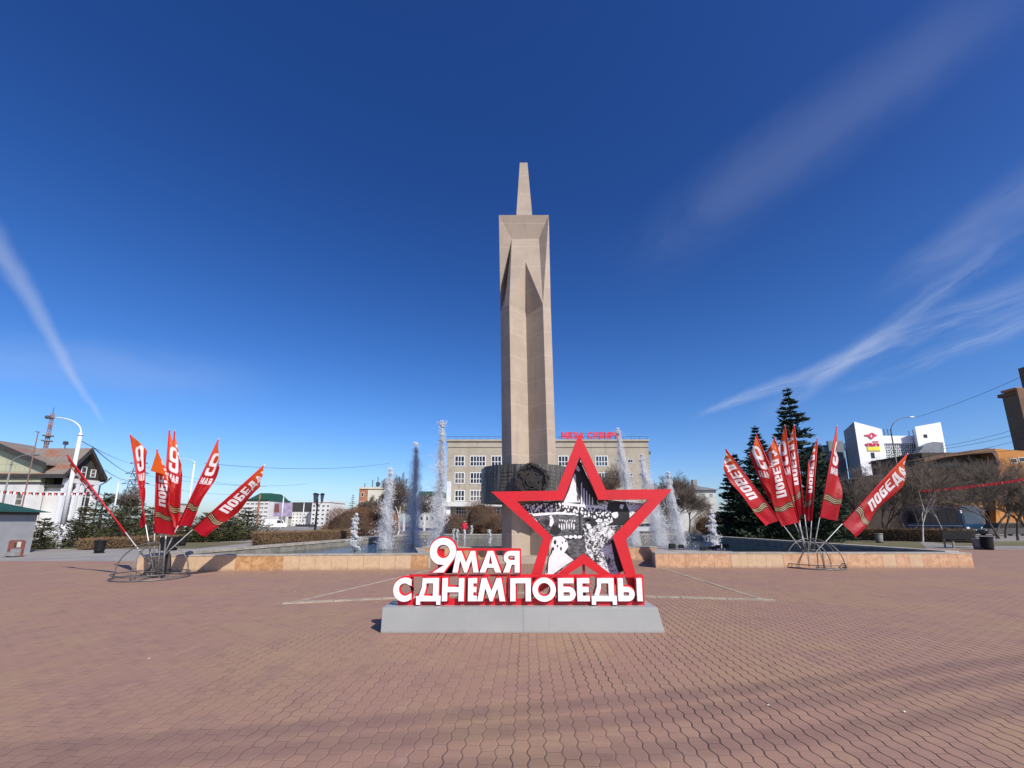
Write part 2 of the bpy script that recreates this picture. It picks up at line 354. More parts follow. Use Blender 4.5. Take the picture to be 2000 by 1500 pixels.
# ------------------------------------------------------------------ object helpers
ORG = {}
def tag(o, label=None, cat=None, group=None, kind=None):
    if label: o['label'] = label
    if cat: o['category'] = cat
    if group: o['group'] = group
    if kind: o['kind'] = kind
    return o
def thing(name, label, cat, loc=(0, 0, 0), group=None):
    o = bpy.data.objects.new(name, None); col.objects.link(o); o.empty_display_size = .2
    o.location = loc; ORG[o.name] = Vector(loc)
    return tag(o, label, cat, group)
def link(name, me, mats, parent=None, org=None, smooth=False):
    o = bpy.data.objects.new(name, me); col.objects.link(o)
    for m in (mats if isinstance(mats, (list, tuple)) else [mats]): me.materials.append(M[m] if isinstance(m, str) else m)
    if smooth: me.polygons.foreach_set('use_smooth', [True] * len(me.polygons))
    if parent is not None:
        o.parent = parent; po = ORG[parent.name]; me.transform(Matrix.Translation(-po)); ORG[o.name] = po.copy()
    elif org is not None:
        me.transform(Matrix.Translation(-Vector(org))); o.location = org; ORG[o.name] = Vector(org)
    else: ORG[o.name] = Vector((0, 0, 0))
    return o
class MB:
    def __init__(s): s.v = []; s.f = []; s.mi = []
    def add(s, vs, fs, mi=0):
        n = len(s.v); s.v += [tuple(v) for v in vs]; s.f += [tuple(i + n for i in f) for f in fs]; s.mi += [mi] * len(fs); return s
    def box(s, c, d, rz=0, mi=0, taper=1.0):
        x, y, z = (v / 2 for v in d); ca, sa = math.cos(rz), math.sin(rz); vs = []
        for k in (-1, 1):
            q = taper if k > 0 else 1
            for i, j in ((-1, -1), (1, -1), (1, 1), (-1, 1)):
                a, b = i * x * q, j * y * q
                vs.append((c[0] + a * ca - b * sa, c[1] + a * sa + b * ca, c[2] + k * z))
        return s.add(vs, [(3, 2, 1, 0), (4, 5, 6, 7), (0, 1, 5, 4), (1, 2, 6, 5), (2, 3, 7, 6), (3, 0, 4, 7)], mi)
    def lohi(s, lo, hi, mi=0): return s.box([(a + b) / 2 for a, b in zip(lo, hi)], [b - a for a, b in zip(lo, hi)], 0, mi)
    def quad(s, a, b, c, d, mi=0): return s.add([a, b, c, d], [(0, 1, 2, 3)], mi)
    def tube(s, pts, r, n=8, mi=0, cap=True):
        pts = [Vector(p) for p in pts]; rr = r if isinstance(r, (list, tuple)) else [r] * len(pts)
        vs = []; fs = []; up = None
        for i, p in enumerate(pts):
            d = (pts[min(i + 1, len(pts) - 1)] - pts[max(i - 1, 0)]).normalized()
            if up is None: up = Vector((0, 0, 1)) if abs(d.z) < .9 else Vector((1, 0, 0))
            a = d.cross(up).normalized(); b = a.cross(d).normalized(); up = b
            for k in range(n):
                t = 2 * math.pi * k / n; vs.append(p + (a * math.cos(t) + b * math.sin(t)) * rr[i])
        for i in range(len(pts) - 1):
            for k in range(n):
                k2 = (k + 1) % n; fs.append((i * n + k, i * n + k2, (i + 1) * n + k2, (i + 1) * n + k))
        if cap: fs += [tuple(reversed(range(n))), tuple(range((len(pts) - 1) * n, len(pts) * n))]
        return s.add(vs, fs, mi)
    def ring(s, c, r, tr, n=48, m=8, mi=0):
        vs = []; fs = []
        for i in range(n):
            a = 2 * math.pi * i / n
            for k in range(m):
                b = 2 * math.pi * k / m; q = r + tr * math.cos(b)
                vs.append((c[0] + q * math.cos(a), c[1] + q * math.sin(a), c[2] + tr * math.sin(b)))
        for i in range(n):
            for k in range(m):
                i2, k2 = (i + 1) % n, (k + 1) % m; fs.append((i * m + k, i2 * m + k, i2 * m + k2, i * m + k2))
        return s.add(vs, fs, mi)
    def lathe(s, c, prof, n=20, mi=0):
        vs = []; fs = []
        for r, z in prof:
            for k in range(n):
                a = 2 * math.pi * k / n; vs.append((c[0] + r * math.cos(a), c[1] + r * math.sin(a), c[2] + z))
        for i in range(len(prof) - 1):
            for k in range(n):
                k2 = (k + 1) % n; fs.append((i * n + k, i * n + k2, (i + 1) * n + k2, (i + 1) * n + k))
        fs += [tuple(reversed(range(n))), tuple(range((len(prof) - 1) * n, len(prof) * n))]
        return s.add(vs, fs, mi)
    def prism(s, poly, off, mi=0):
        """polygon (3-D points) swept by the vector off"""
        n = len(poly); off = Vector(off); vs = [Vector(p) for p in poly] + [Vector(p) + off for p in poly]
        fs = [tuple(range(n)), tuple(reversed(range(n, 2 * n)))] + [(i, i + n, (i + 1) % n + n, (i + 1) % n) for i in range(n)]
        return s.add(vs, fs, mi)
    def mesh(s, name):
        me = bpy.data.meshes.new(name); me.from_pydata(s.v, [], s.f)
        me.polygons.foreach_set('material_index', s.mi)
        bm = bmesh.new(); bm.from_mesh(me); bmesh.ops.recalc_face_normals(bm, faces=bm.faces); bm.to_mesh(me); bm.free()
        return me
    def build(s, name, mats, parent=None, org=None, smooth=False, bevel=0):
        me = s.mesh(name)
        if bevel:
            bm = bmesh.new(); bm.from_mesh(me); bmesh.ops.bevel(bm, geom=bm.edges[:], offset=bevel, segments=2, affect='EDGES', profile=.6); bm.to_mesh(me); bm.free()
        return link(name, me, mats, parent, org, smooth)
def np_mesh(name, v, f):
    me = bpy.data.meshes.new(name); v = np.asarray(v, dtype=np.float32); f = np.asarray(f, dtype=np.int32); k = f.shape[1]
    me.vertices.add(len(v)); me.vertices.foreach_set('co', v.ravel())
    me.loops.add(f.size); me.loops.foreach_set('vertex_index', f.ravel())
    me.polygons.add(len(f)); me.polygons.foreach_set('loop_start', np.arange(0, f.size, k, dtype=np.int32))
    me.update(calc_edges=True); me.validate(); return me
def dup(root, loc, rz=None, sc=None, label=None, group=None, name=None):
    def cp(o, par):
        c = o.copy(); col.objects.link(c); c.parent = par; ORG[c.name] = Vector((0, 0, 0))
        for ch in list(o.children): cp(ch, c)
        return c
    r = cp(root, root.parent); r.location = loc; ORG[r.name] = Vector(loc)
    if rz is not None: r.rotation_euler = (0, 0, rz)
    if sc is not None: r.scale = sc if isinstance(sc, (tuple, list)) else (sc,) * 3
    if label: r['label'] = label
    if group: r['group'] = group
    return r
def struct(name, mb, m): return tag(mb.build(name, m), kind='structure')
RNG = random.Random(7)

# ------------------------------------------------------------------ lettering: outlines in a unit-height cell
def arc(cx, cy, rx, ry, a0, a1, n=14, e=1.0):
    out = []
    for i in range(n + 1):
        a = R(a0 + (a1 - a0) * i / n); c, s_ = math.cos(a), math.sin(a)
        out.append((cx + rx * math.copysign(abs(c) ** e, c), cy + ry * math.copysign(abs(s_) ** e, s_)))
    return out
def glyph(ch, w, t, e=1.0):
    """closed outlines of one letter: cell width w, height 1, stroke t; e < 1 squares the bowls"""
    tt = t * .92
    if ch == 'П': return [[(0, 0), (t, 0), (t, 1 - tt), (w - t, 1 - tt), (w - t, 0), (w, 0), (w, 1), (0, 1)]]
    if ch == 'Н':
        a, b = .5 - tt / 2, .5 + tt / 2
        return [[(0, 0), (t, 0), (t, a), (w - t, a), (w - t, 0), (w, 0), (w, 1), (w - t, 1), (w - t, b), (t, b), (t, 1), (0, 1)]]
    if ch == 'Е':
        a, b = .5 - tt / 2, .5 + tt / 2
        return [[(0, 0), (w, 0), (w, tt), (t, tt), (t, a), (w * .93, a), (w * .93, b), (t, b), (t, 1 - tt), (w, 1 - tt), (w, 1), (0, 1)]]
    if ch == 'М':
        if e < 1: return [[(0, 0), (t * .8, 0), (t * .8, .62), (w / 2 - t * .28, 0), (w / 2 + t * .28, 0), (w - t * .8, .62), (w - t * .8, 0), (w, 0), (w, 1), (w - t, 1), (w / 2, .42), (t, 1), (0, 1)]]
        return [[(0, 0), (.20 * w, 0), (.285 * w, .56), (.45 * w, 0), (.55 * w, 0), (.715 * w, .56), (.80 * w, 0), (w, 0), (.85 * w, 1), (.68 * w, 1), (.5 * w, .44), (.32 * w, 1), (.15 * w, 1)]]
    if ch == 'О':
        return [arc(w / 2, .5, w / 2, .5 if e < 1 else .52, 0, 360, 40, e)[:-1], arc(w / 2, .5, w / 2 - t, (.5 if e < 1 else .52) - tt, 0, 360, 40, e)[:-1]]
    if ch == 'С':
        cx = w * .62; o = arc(cx, .5, w * .62, .52, 52, 308, 30); i = arc(cx, .5, w * .62 - t, .52 - t, 308, 52, 30)
        return [o[:] + [(w, .5 - .52 * .80), (w, .5 - .52 * .80 + t * 1.05)][0:2] + i + [(w, .5 + .52 * .80 - t * 1.05), (w, .5 + .52 * .80)]]
    if ch == 'Д':
        d = -.15
        return [[(0, d), (.17 * w, d), (.17 * w, 0), (.83 * w, 0), (.83 * w, d), (w, d), (w, tt), (.90 * w, tt), (.90 * w, 1), (.24 * w, 1), (.22 * w, .62), (.10 * w, tt), (0, tt)],
                [(.10 * w + t * .85, tt), (.90 * w - t, tt), (.90 * w - t, 1 - tt), (.24 * w + t * .75, 1 - tt), (.22 * w + t * .75, .55)]]
    if ch in 'БЬР':
        h = .62 if ch != 'Р' else .58
        if ch == 'Р': y0, y1 = 1 - h, 1
        else: y0, y1 = 0, h
        cx = w - (y1 - y0) / 2 if w > .62 else w * .55; cy = (y0 + y1) / 2; ry = (y1 - y0) / 2; rx = w - cx
        bowl = arc(cx, cy, rx, ry, -90, 90, 16, e); hole = [(t, y0 + tt)] + arc(cx, cy, max(rx - t, .02), ry - tt, -90, 90, 14, e) + [(t, y1 - tt)]
        if ch == 'Б': return [[(0, 0)] + bowl + [(t, h), (t, 1 - tt), (w * .90, 1 - tt), (w * .90, 1), (0, 1)], hole]
        if ch == 'Ь': return [[(0, 0)] + bowl + [(t, h), (t, 1), (0, 1)], hole]
        return [[(0, 0), (t, 0), (t, y0)] + bowl + [(0, 1)], hole]
    if ch == 'Ы':
        a = glyph('Ь', w * .68, t, e); return a + [[(w - t, 0), (w, 0), (w, 1), (w - t, 1)]]
    if ch == 'Я':
        cx, cy, ry = w * .46, .68, .32; rx = w * .46 * .93
        top = arc(cx, cy, rx, ry, 90, 235, 16, e)
        return [[(w, 0), (w, 1)] + top + [(0, 0), (t * 1.25, 0), (w * .52, cy - ry), (w - t, cy - ry), (w - t, 0)],
                [(w - t, 1 - tt)] + arc(cx + .01, cy, max(rx - t * .85, .02), ry - tt * .95, 90, 270, 14, e) + [(w - t, cy - ry + tt)]]
    if ch == 'А':
        return [[(0, 0), (.37 * w, 1), (.63 * w, 1), (w, 0), (w - t * 1.15, 0), (w - t * 1.15 - .09 * w, .22), (t * 1.15 + .09 * w, .22), (t * 1.15, 0)],
                [(t * 1.15 + .15 * w, .40), (w - t * 1.15 - .15 * w, .40), (.5 * w, .80)]]
    if ch == '9':
        if e < 1:
            o = [(w, 1 - .25)] + [(w, .24)] + arc(w / 2, .24, w / 2, .24, 0, -180, 16, e) + [(0, .33), (t, .33)] + arc(w / 2, .25, w / 2 - t, .25 - tt, 180, 360, 12, e) + [(w - t, .42), (w / 2, .40)] + arc(w / 2, .62, w / 2, .22, 250, 180, 8, e) + [(0, .74)] + arc(w / 2, .74, w / 2, .26, 180, 0, 16, e)
            return [o, arc(w / 2, .715, w / 2 - t, .165, 0, 360, 24, e)[:-1]]
        cx, cy, r_ = w * .5, 1 - w * .5, w * .5
        return [arc(cx, cy, r_, r_, -38, 250, 40) + [(cx + .05, cy - r_ * .98), (w * .12, 0), (w * .55, 0)], arc(cx + .01, cy, r_ - t, r_ - t, 0, 360, 30)[:-1]]
    if ch == 'И': return [[(0, 0), (t, 0), (w - t, .62), (w - t, 0), (w, 0), (w, 1), (w - t, 1), (t, .38), (t, 1), (0, 1)]]
    if ch == 'Х': return [[(0, 0), (t * 1.2, 0), (w / 2, .34), (w - t * 1.2, 0), (w, 0), (w / 2 + t * .62, .5), (w, 1), (w - t * 1.2, 1), (w / 2, .66), (t * 1.2, 1), (0, 1), (w / 2 - t * .62, .5)]]
    if ch == '!': return [[(w * .2, 0), (w * .2 + t, 0), (w * .2 + t, .18), (w * .2, .18)], [(w * .25, .27), (w * .15 + t, .27), (w * .2 + t, 1), (w * .2, 1)]]
    return []
def flat_mesh(loops, extrude=0, offset=0, bevel=0):
    cu = bpy.data.curves.new('letters', 'CURVE'); cu.dimensions = '2D'; cu.fill_mode = 'BOTH'; cu.extrude = extrude; cu.offset = offset; cu.bevel_depth = bevel
    for lp in loops:
        sp = cu.splines.new('POLY'); sp.points.add(len(lp) - 1)
        for p, q in zip(sp.points, lp): p.co = (q[0], q[1], 0, 1)
        sp.use_cyclic_u = True
    o = bpy.data.objects.new('letters', cu); col.objects.link(o)
    dg = bpy.context.evaluated_depsgraph_get(); me = bpy.data.meshes.new_from_object(o.evaluated_get(dg), depsgraph=dg)
    bpy.data.objects.remove(o); bpy.data.curves.remove(cu); me.materials.clear()
    return me
def upright(me, loc): # curve XY plane -> XZ wall plane facing -Y
    me.transform(Matrix.Translation(loc) @ Matrix(((1, 0, 0, 0), (0, 0, -1, 0), (0, 1, 0, 0), (0, 0, 0, 1)))); return me
def text_loops(txt, h, wr, tr, gap, e=1.0, special=None):
    x = 0; out = []
    for ch in txt:
        if ch == ' ': x += h * wr * .6; continue
        ww = wr * (special or {}).get(ch, 1)
        for lp in glyph(ch, ww, tr, e): out.append([(x + a * h, b * h) for a, b in lp])
        x += h * ww + h * gap
    return out, x - h * gap

# ------------------------------------------------------------------ ground, paths, lawns
def sheet(name, pts, z, m):
    return struct(name, MB().add([(x, y, z) for x, y in pts], [tuple(range(len(pts)))]), m)
sheet('ground', [(-900, -60), (900, -60), (900, 1400), (-900, 1400)], -.016, 'asphalt')
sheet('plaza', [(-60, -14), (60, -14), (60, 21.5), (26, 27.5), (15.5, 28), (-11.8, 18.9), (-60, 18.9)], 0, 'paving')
sheet('path', [(-60, 18.9), (-11.8, 18.9), (-9, 31), (-6, 48), (-22, 48), (-19.5, 27.5), (-60, 25.5)], -.010, 'path')
sheet('lawn', [(-70, 25.5), (-19.5, 27.5), (-20.5, 36), (-70, 36)], -.006, 'earth')
sheet('lawn', [(18.2, 28.2), (26, 28), (33, 36), (36, 46), (17, 46)], -.006, 'earth')
sheet('lawn', [(31, 31.0), (80, 27), (80, 37), (35, 37.5)], -.006, 'lawn')
sheet('road', [(28, 40), (120, 37.5), (120, 52), (30, 56)], -.008, 'asphalt')

# flush kerb strips let into the paving, and the low granite sill in front
def strip(a, b, wd, z0, z1, m='kerb'):
    a, b = Vector(a), Vector(b); d = (b - a).normalized(); n = Vector((-d.y, d.x, 0)) * wd / 2
    mb = MB(); L = (b - a).length; k = max(1, round(L / .9))
    for i in range(k):
        p, q = a + d * (L * i / k + .006), a + d * (L * (i + 1) / k - .006)
        j = RNG.uniform(-.008, .008)
        poly = [p - n + Vector((0, 0, 0)), q - n, q + n, p + n]
        mb.prism([(v.x, v.y, z0) for v in poly], (0, 0, z1 - z0 + j * .3))
    return mb
KL, KM, KR = G(552, 1179), G(1000, 1158), G(1512, 1173)
o = strip(KL, KM, .16, -.02, .022).build('kerb', 'kerb'); tag(o, kind='structure')
o = strip(KM, KR, .16, -.02, .022).build('kerb', 'kerb'); tag(o, kind='structure')
o = strip(G(575, 1176), G(838, 1114), .10, -.02, .008).build('kerb', 'kerb'); tag(o, kind='structure')
o = strip(G(1292, 1110), G(1490, 1171), .10, -.02, .008).build('kerb', 'kerb'); tag(o, kind='structure')

# ------------------------------------------------------------------ fountain basin
WH, WZ = .53, .20
FL, F1, NL = G(265, 1117), G(836, 1112), Vector((-3.9, 19.4, 0))
NR, F2, FR = Vector((6.35, 19.4, 0)), G(1281, 1109), G(1903, 1109)
BL, BR = Vector((-8.6, 39.0, 0)), Vector((15.2, 38.0, 0))
basin = thing('fountain_basin', 'wide fountain pool with beige slab front walls and dark water around the obelisk', 'fountain', (1, 26, 0))
def wall_part(a, b, th, slabs, m_list, base_m='coping', h=WH, cope=True, inner=1):
    """a wall from a to b with its outer face on the line; stone slabs on that face, a coping on top"""
    d = (b - a); L = d.length; d.normalize(); n = Vector((-d.y, d.x, 0)) * inner
    mb = MB()
    mb.prism([a + d * .03 + n * .035, b - d * .03 + n * .035, b - d * .03 + n * th, a + d * .03 + n * th], (0, 0, h - .045), 0)
    x = 0
    for wd, mi in slabs:
        wd = wd * L; p, q = a + d * (x + .004), a + d * (x + wd - .004)
        mb.prism([p, q, q + n * .04, p + n * .04], (0, 0, h - .046), mi); x += wd
    if cope:
        ov = .012; p, q = a - n * ov, b - n * ov; k = max(1, round(L / 1.2))
        for i in range(k):
            s_, e_ = p + d * (L * i / k + .003), p + d * (L * (i + 1) / k - .003)
            mb.prism([s_ + Vector((0, 0, h - .044)), e_ + Vector((0, 0, h - .044)), e_ + n * (th + .02) + Vector((0, 0, h - .044)), s_ + n * (th + .02) + Vector((0, 0, h - .044))], (0, 0, .045), len(m_list))
    mb.build('front_wall', m_list + [base_m] if cope else m_list, basin)
def norm(lst):
    s_ = sum(q[0] for q in lst); return [(q[0] / s_, q[1]) for q in lst]
LW = [(30, 1), (32, 1), (32, 1), (31, 1), (34, 1), (27, 1)] + [(31, 2), (31, 2), (30, 2)] + [(32, 1)] * 8 + [(36, 2)]
wall_part(FL, F1, .45, norm(LW), ['coping', 'slab', 'slab_rust'])
RW = [(RNG.uniform(24, 40), RNG.choice([1, 1, 1, 2])) for _ in range(20)]
wall_part(F2, FR, .45, norm(RW), ['coping', 'slab_red', 'slab'])
wall_part(NL, NR, .40, norm([(RNG.uniform(40, 60), RNG.choice([1, 2])) for _ in range(12)]), ['coping', 'slab_red', 'slab_rust'], h=.56)
# side returns into the notch, filled corner ledges, and the grey side and far walls
mb = MB()
mb.prism([F1 + Vector((0, .4, 0)), F1 + Vector((-.42, .36, 0)), NL + Vector((-.4, .40, 0)), NL], (0, 0, WH - .02))
mb.build('ledge', ['coping'], basin); mb = MB()
mb.prism([F2 + Vector((0, .45, 0)), NR + Vector((0, -.002, 0)), NR + Vector((2.2, .4, 0)), F2 + Vector((3.2, .42, 0))], (0, 0, WH - .015))
mb.build('ledge', ['coping'], basin)
def rim(a, b, th, inner, h):
    d = (b - a).normalized(); n = Vector((-d.y, d.x, 0)) * inner; L = (b - a).length; m_ = MB(); k = max(1, round(L / 1.6))
    m_.prism([a, b, b + n * th, a + n * th], (0, 0, h - .1))
    for i in range(k):
        p, q = a + d * (L * i / k + .006) - n * .03, a + d * (L * (i + 1) / k - .006) - n * .03
        m_.prism([v + Vector((0, 0, h - .098)) for v in (p, q, q + n * (th + .06), p + n * (th + .06))], (0, 0, .1), 1)
    m_.build('side_wall', ['rim_grey', 'coping'], basin)
rim(FL + Vector((0, .46, 0)), BL, .5, -1, .56); rim(FR + Vector((0, .46, 0)), BR, .5, 1, .56); rim(BL, BR, .6, -1, .56)
mb = MB(); fl = [FL + Vector((.5, .4, 0)), F1 + Vector((-.3, .4, 0)), NL + Vector((-.3, .3, 0)), NR + Vector((1.5, .3, 0)), F2 + Vector((2.6, .4, 0)), FR + Vector((-.4, .4, 0)), BR + Vector((-.4, -.3, 0)), BL + Vector((.4, -.3, 0))]
mb.add([(v.x, v.y, .02) for v in fl], [tuple(range(len(fl)))]); mb.build('pool_floor', 'basin', basin)
o = MB().add([(v.x, v.y, WZ) for v in fl], [tuple(range(len(fl)))]).build('water', 'water'); tag(o, kind='structure')

# jets: each a column of falling drops around a broken core
def jet(base, top, spread, n, label, foam=False, seed=0, fall=(0, 0)):
    rg = np.random.default_rng(seed); base = Vector(base); top = Vector(top); hgt = top.z - base.z; ax = top - base
    n = int(n * 5.0); core = rg.random(n) < (.30 if not foam else .35)
    t = np.where(core, rg.random(n) ** 1.05, rg.beta(1.1, 1.5, n)) if not foam else rg.beta(1, 1.5, n)
    ang = rg.random(n) * 2 * np.pi
    wid = np.where(core, .085 + .10 * t ** 1.5 * (1 - t * .5), spread * 1.3 * (.22 + .78 * (1 - t) ** .8))
    rad = np.abs(rg.normal(0, .42, n)) * wid * (1 + .35 * np.sin(t * 23 + ang * 2 + seed) + .25 * np.sin(t * 51 + seed * 2))
    keep = core | (rg.random(n) < .42 + .40 * np.sin(t * 17 + 3 * np.sin(ang + seed)) + .25 * np.sin(t * 43 + ang * 3))
    keep &= ~((t > .86) & (np.sin(t * 95 + seed) < -.1) & (rg.random(n) < .75))
    core, t, ang, rad = core[keep], t[keep], ang[keep], rad[keep]; n = len(t)
    swx = .06 * np.sin(t * 7 + seed) * t; 
    P_ = np.stack([base.x + ax.x * t + swx + rad * np.cos(ang) + fall[0] * np.minimum(1.3, rad / (spread * .5 + .01)) * (1 - t) * .6 * rg.random(n), base.y + ax.y * t + rad * np.sin(ang) + fall[1] * (1 - t), base.z + hgt * t], 1)
    P_[:, 2] = np.maximum(P_[:, 2], base.z + .01)
    size = (.006 + .022 * rg.random(n) ** 2.4) * (1.35 if foam else 1.0) * np.where(core, 1.25, 1)
    el = np.where(core, 2.6, 1.5)
    tet = np.array([[1, 0, -.5], [-.5, .87, -.5], [-.5, -.87, -.5], [0, 0, 1.]], np.float32)
    yaw = rg.random(n) * 2 * np.pi; c, s_ = np.cos(yaw), np.sin(yaw)
    V = np.empty((n, 4, 3), np.float32)
    for k in range(4):
        x, y, z = tet[k]; V[:, k, 0] = P_[:, 0] + size * (x * c - y * s_); V[:, k, 1] = P_[:, 1] + size * (x * s_ + y * c); V[:, k, 2] = P_[:, 2] + size * z * el
    F = np.array([[0, 2, 1], [0, 1, 3], [1, 2, 3], [2, 0, 3]], np.int32)
    faces = (np.arange(n)[:, None, None] * 4 + F[None]).reshape(-1, 3)
    me = np_mesh('water_jet', V.reshape(-1, 3), faces)
    o = link('water_jet', me, 'spray', org=base); tag(o, label, 'fountain jet', 'jets of the fountain')
    if spread > .1:
        mb = MB(); prof = [(.34 + .66 * (1 - k / 11) ** .65, k / 11 * .94) for k in range(12)]; vs = []; m_ = 14
        for r_, k in prof:
            for a_ in range(m_):
                an = 2 * math.pi * a_ / m_; rr = spread * .66 * r_ * (1 + .18 * math.sin(an * 3 + k * 9 + seed) + .12 * math.sin(an * 2 - k * 17)); vs.append((base.x + ax.x * k + rr * math.cos(an) + fall[0] * .22 * (1 - k), base.y + ax.y * k + rr * math.sin(an), base.z + .005 + hgt * k))
        fs = [(i * m_ + a_, i * m_ + (a_ + 1) % m_, (i + 1) * m_ + (a_ + 1) % m_, (i + 1) * m_ + a_) for i in range(11) for a_ in range(m_)] + [tuple(reversed(range(m_))), tuple(range(11 * m_, 12 * m_))]
        mb.add(vs, fs); mb.build('mist', 'mist', o, smooth=True)
    return o
def jet_px(bx, by, tx, ty, D2, *a, **k):
    b = G(bx, by, WZ); tp = P(tx, ty, b.y + D2); return jet(b, tp, *a, **k)
jet_px(692, 1074, 694, 1004, 0, .26, 3600, 'short foaming jet at the left edge of the pool beside the brown hedge', foam=True, seed=1)
jet_px(752, 1073, 762, 914, 1, .62, 7500, 'white plume between the round russet bush and the shaded grey jet', seed=2)
jet_px(806, 1062.5, 813, 864, .3, .9, 12000, 'grey jet standing in the shadow of the obelisk', seed=3)
jet_px(855, 1077.5, 866, 822, .3, .66, 9500, 'tallest white jet just left of the long tan building', seed=4, fall=(-.4, 0))
jet_px(1236, 1066, 1207, 836, 1, .75, 9500, 'tall leaning jet rising behind the right arm of the red star', seed=5, fall=(.6, 0))
jet_px(1285, 1066, 1252, 888, 1.5, .9, 9000, 'leaning jet in front of the right end of the tan building', seed=6, fall=(1.0, 0))
jet_px(1338, 1066, 1302, 922, 1, .62, 7000, 'slanting jet just right of the tip of the red star', seed=7, fall=(-1.3, 0))
jet_px(1402, 1073, 1387, 996, .5, .30, 3600, 'short foaming jet in front of the dark spruces', foam=True, seed=8, fall=(-.35, 0))
for i, (x, by, ty, lb) in enumerate([(886, 1055, 1033, 'small spout nearest the tall left jet'), (893, 1052, 1034, 'thin spout just left of the person in red'), (907.5, 1056, 1035, 'small spout right under the person in red'), (919, 1050, 1027, 'slanting spout just right of the person in red'), (957, 1062, 1034, 'larger spout close to the foot of the obelisk')]):
    jet_px(x, by, x + (4 if i == 3 else 0), ty, .2, .05, 420, lb, seed=20 + i)

# black floodlights on the corner ledge of the right wall
def floodlight(name, label, loc, s=1.0):
    t = thing(name, label, 'floodlight', loc, 'floodlights on the fountain ledge'); L = Vector(loc)
    MB().box(L + Vector((0, 0, .13 * s)), (.20 * s, .11 * s, .16 * s)).build('housing', 'black', t, bevel=.012)
    m_ = MB(); m_.box(L + Vector((-.115 * s, 0, .075 * s)), (.014, .03, .15 * s)); m_.box(L + Vector((.115 * s, 0, .075 * s)), (.014, .03, .15 * s)); m_.box(L + Vector((0, 0, .006)), (.246 * s, .03, .012)); m_.build('bracket', 'black', t)
    return t
fl_px = [(1313, 1074, 1.15, 'leftmost of the black floodlights on the stone ledge'), (1331, 1073, .9, 'black floodlight standing apart, second along the stone ledge'), (1372, 1075.5, .7, 'first of the close row of small black floodlights'), (1380, 1075, .7, 'second of the close row of small black floodlights'),
         (1388, 1074.5, .7, 'third of the close row of small black floodlights'), (1395, 1074, .7, 'fourth of the close row of small black floodlights'), (1403, 1074, .9, 'wider black floodlight at the foot of the short foaming jet'), (1418, 1073.5, 1.1, 'last black floodlight, right of the short foaming jet')]
for x, y, s_, lb in fl_px:
    g = G(x, y, WH + .002); g.y = min(g.y, 18.9); g = P(x, 1074, g.y); g.z = WH + .001; floodlight('floodlight', lb, g, s_)

# ------------------------------------------------------------------ obelisk
OCX, OCY = .73, 19.4
ob = thing('obelisk', 'tall pink granite bayonet obelisk with a dark bronze collar rising from the pool', 'monument', (OCX, OCY, 0))
zc = [P(1030, y, 18.3).z for y in (595, 420)]
def lean(z): return -.165 * max(0, z - 3.9) / 11.2
plan = [(-1.17, -.30), (-.98, -.82), (-.74, -1.1), (.04, -.36), (.80, -1.1), (1.17, -.95), (1.17, -.45), (.68, 0), (1.17, .45), (.98, .95), (.74, 1.1), (0, .55), (-.74, 1.1), (-.98, .95), (-1.17, .4), (-.68, 0)]
mb = MB(); n = len(plan); zs = [0, 3.9, zc[0] + .02]
vs = [(OCX + x + lean(z), OCY + y, z) for z in zs for x, y in plan]
fs = [(k * n + i, k * n + (i + 1) % n, (k + 1) * n + (i + 1) % n, (k + 1) * n + i) for k in range(2) for i in range(n)] + [tuple(range(2 * n, 3 * n))]
mb.add(vs, fs)
mb.build('shaft', 'granite', ob)
q = lambda px, py, y: P(px, py, OCY + y)
lx = OCX + lean(zc[0] + .02); pz_ = lambda x, y: Vector((lx + x, OCY + y, zc[0] + .02))
T1, T2 = q(974.4, 422, -1.1), q(1071.8, 419.5, -1.1); T1.z = T2.z = zc[1]
A1, A2 = q(999.5, 467, -.80), q(1052.6, 466, -.80)
C1, B1, Q, W_, B2, R1, R2 = [pz_(*v) for v in ((-1.17, -.30), (-.98, -.82), (-.74, -1.1), (.04, -.36), (.80, -1.1), (1.17, -.95), (1.17, -.45))]
Lf = q(976.8, 560, -.45); V_ = q(1026.3, 512, -.90); K_ = q(989.5, 556, -.05)
bk = lambda v, y=1.12: Vector((v.x, OCY + y, v.z))
T1b, T2b, C1b, R1b = bk(T1), bk(T2), bk(C1), bk(R1)
vv = [T1, T2, A1, A2, B1, B2, Q, Lf, C1, R1, V_, K_, T1b, T2b, C1b, R1b, W_]
ff = [(0, 2, 3, 1), (2, 10, 3), (3, 10, 5), (2, 6, 10), (2, 4, 6), (1, 3, 5, 9), (0, 7, 2), (2, 7, 11), (7, 8, 11), (2, 11, 4), (11, 8, 4), (10, 6, 16), (10, 16, 5), (0, 12, 14, 8, 7), (1, 9, 15, 13), (12, 13, 15, 14), (0, 1, 13, 12)]
me = bpy.data.meshes.new('head'); me.from_pydata([tuple(v) for v in vv], [], ff); link('head', me, 'granite', ob)
s0, s1, s2, s3 = q(1007, 419, -.35), q(1041, 419, -.35), q(1030.2, 317, -.2), q(1015.3, 317.5, -.2)
mb = MB(); zz0 = zc[1] - .02
k0 = [(s0.x, OCY - .36), (s1.x, OCY - .36), (s1.x, OCY + .36), (s0.x, OCY + .36)]; k1 = [(s3.x, OCY - .18), (s2.x, OCY - .18), (s2.x, OCY + .18), (s3.x, OCY + .18)]
mb.add([(x, y, zz0) for x, y in k0] + [(x, y, s2.z) for x, y in k1], [(0, 1, 5, 4), (1, 2, 6, 5), (2, 3, 7, 6), (3, 0, 4, 7), (4, 5, 6, 7)]); mb.build('spire', 'granite', ob)
MB().box((OCX, OCY - .55, .07), (3.0, 1.9, .14)).box((OCX, OCY - .5, .19), (2.75, 1.5, .1)).build('plinth', 'granite', ob)
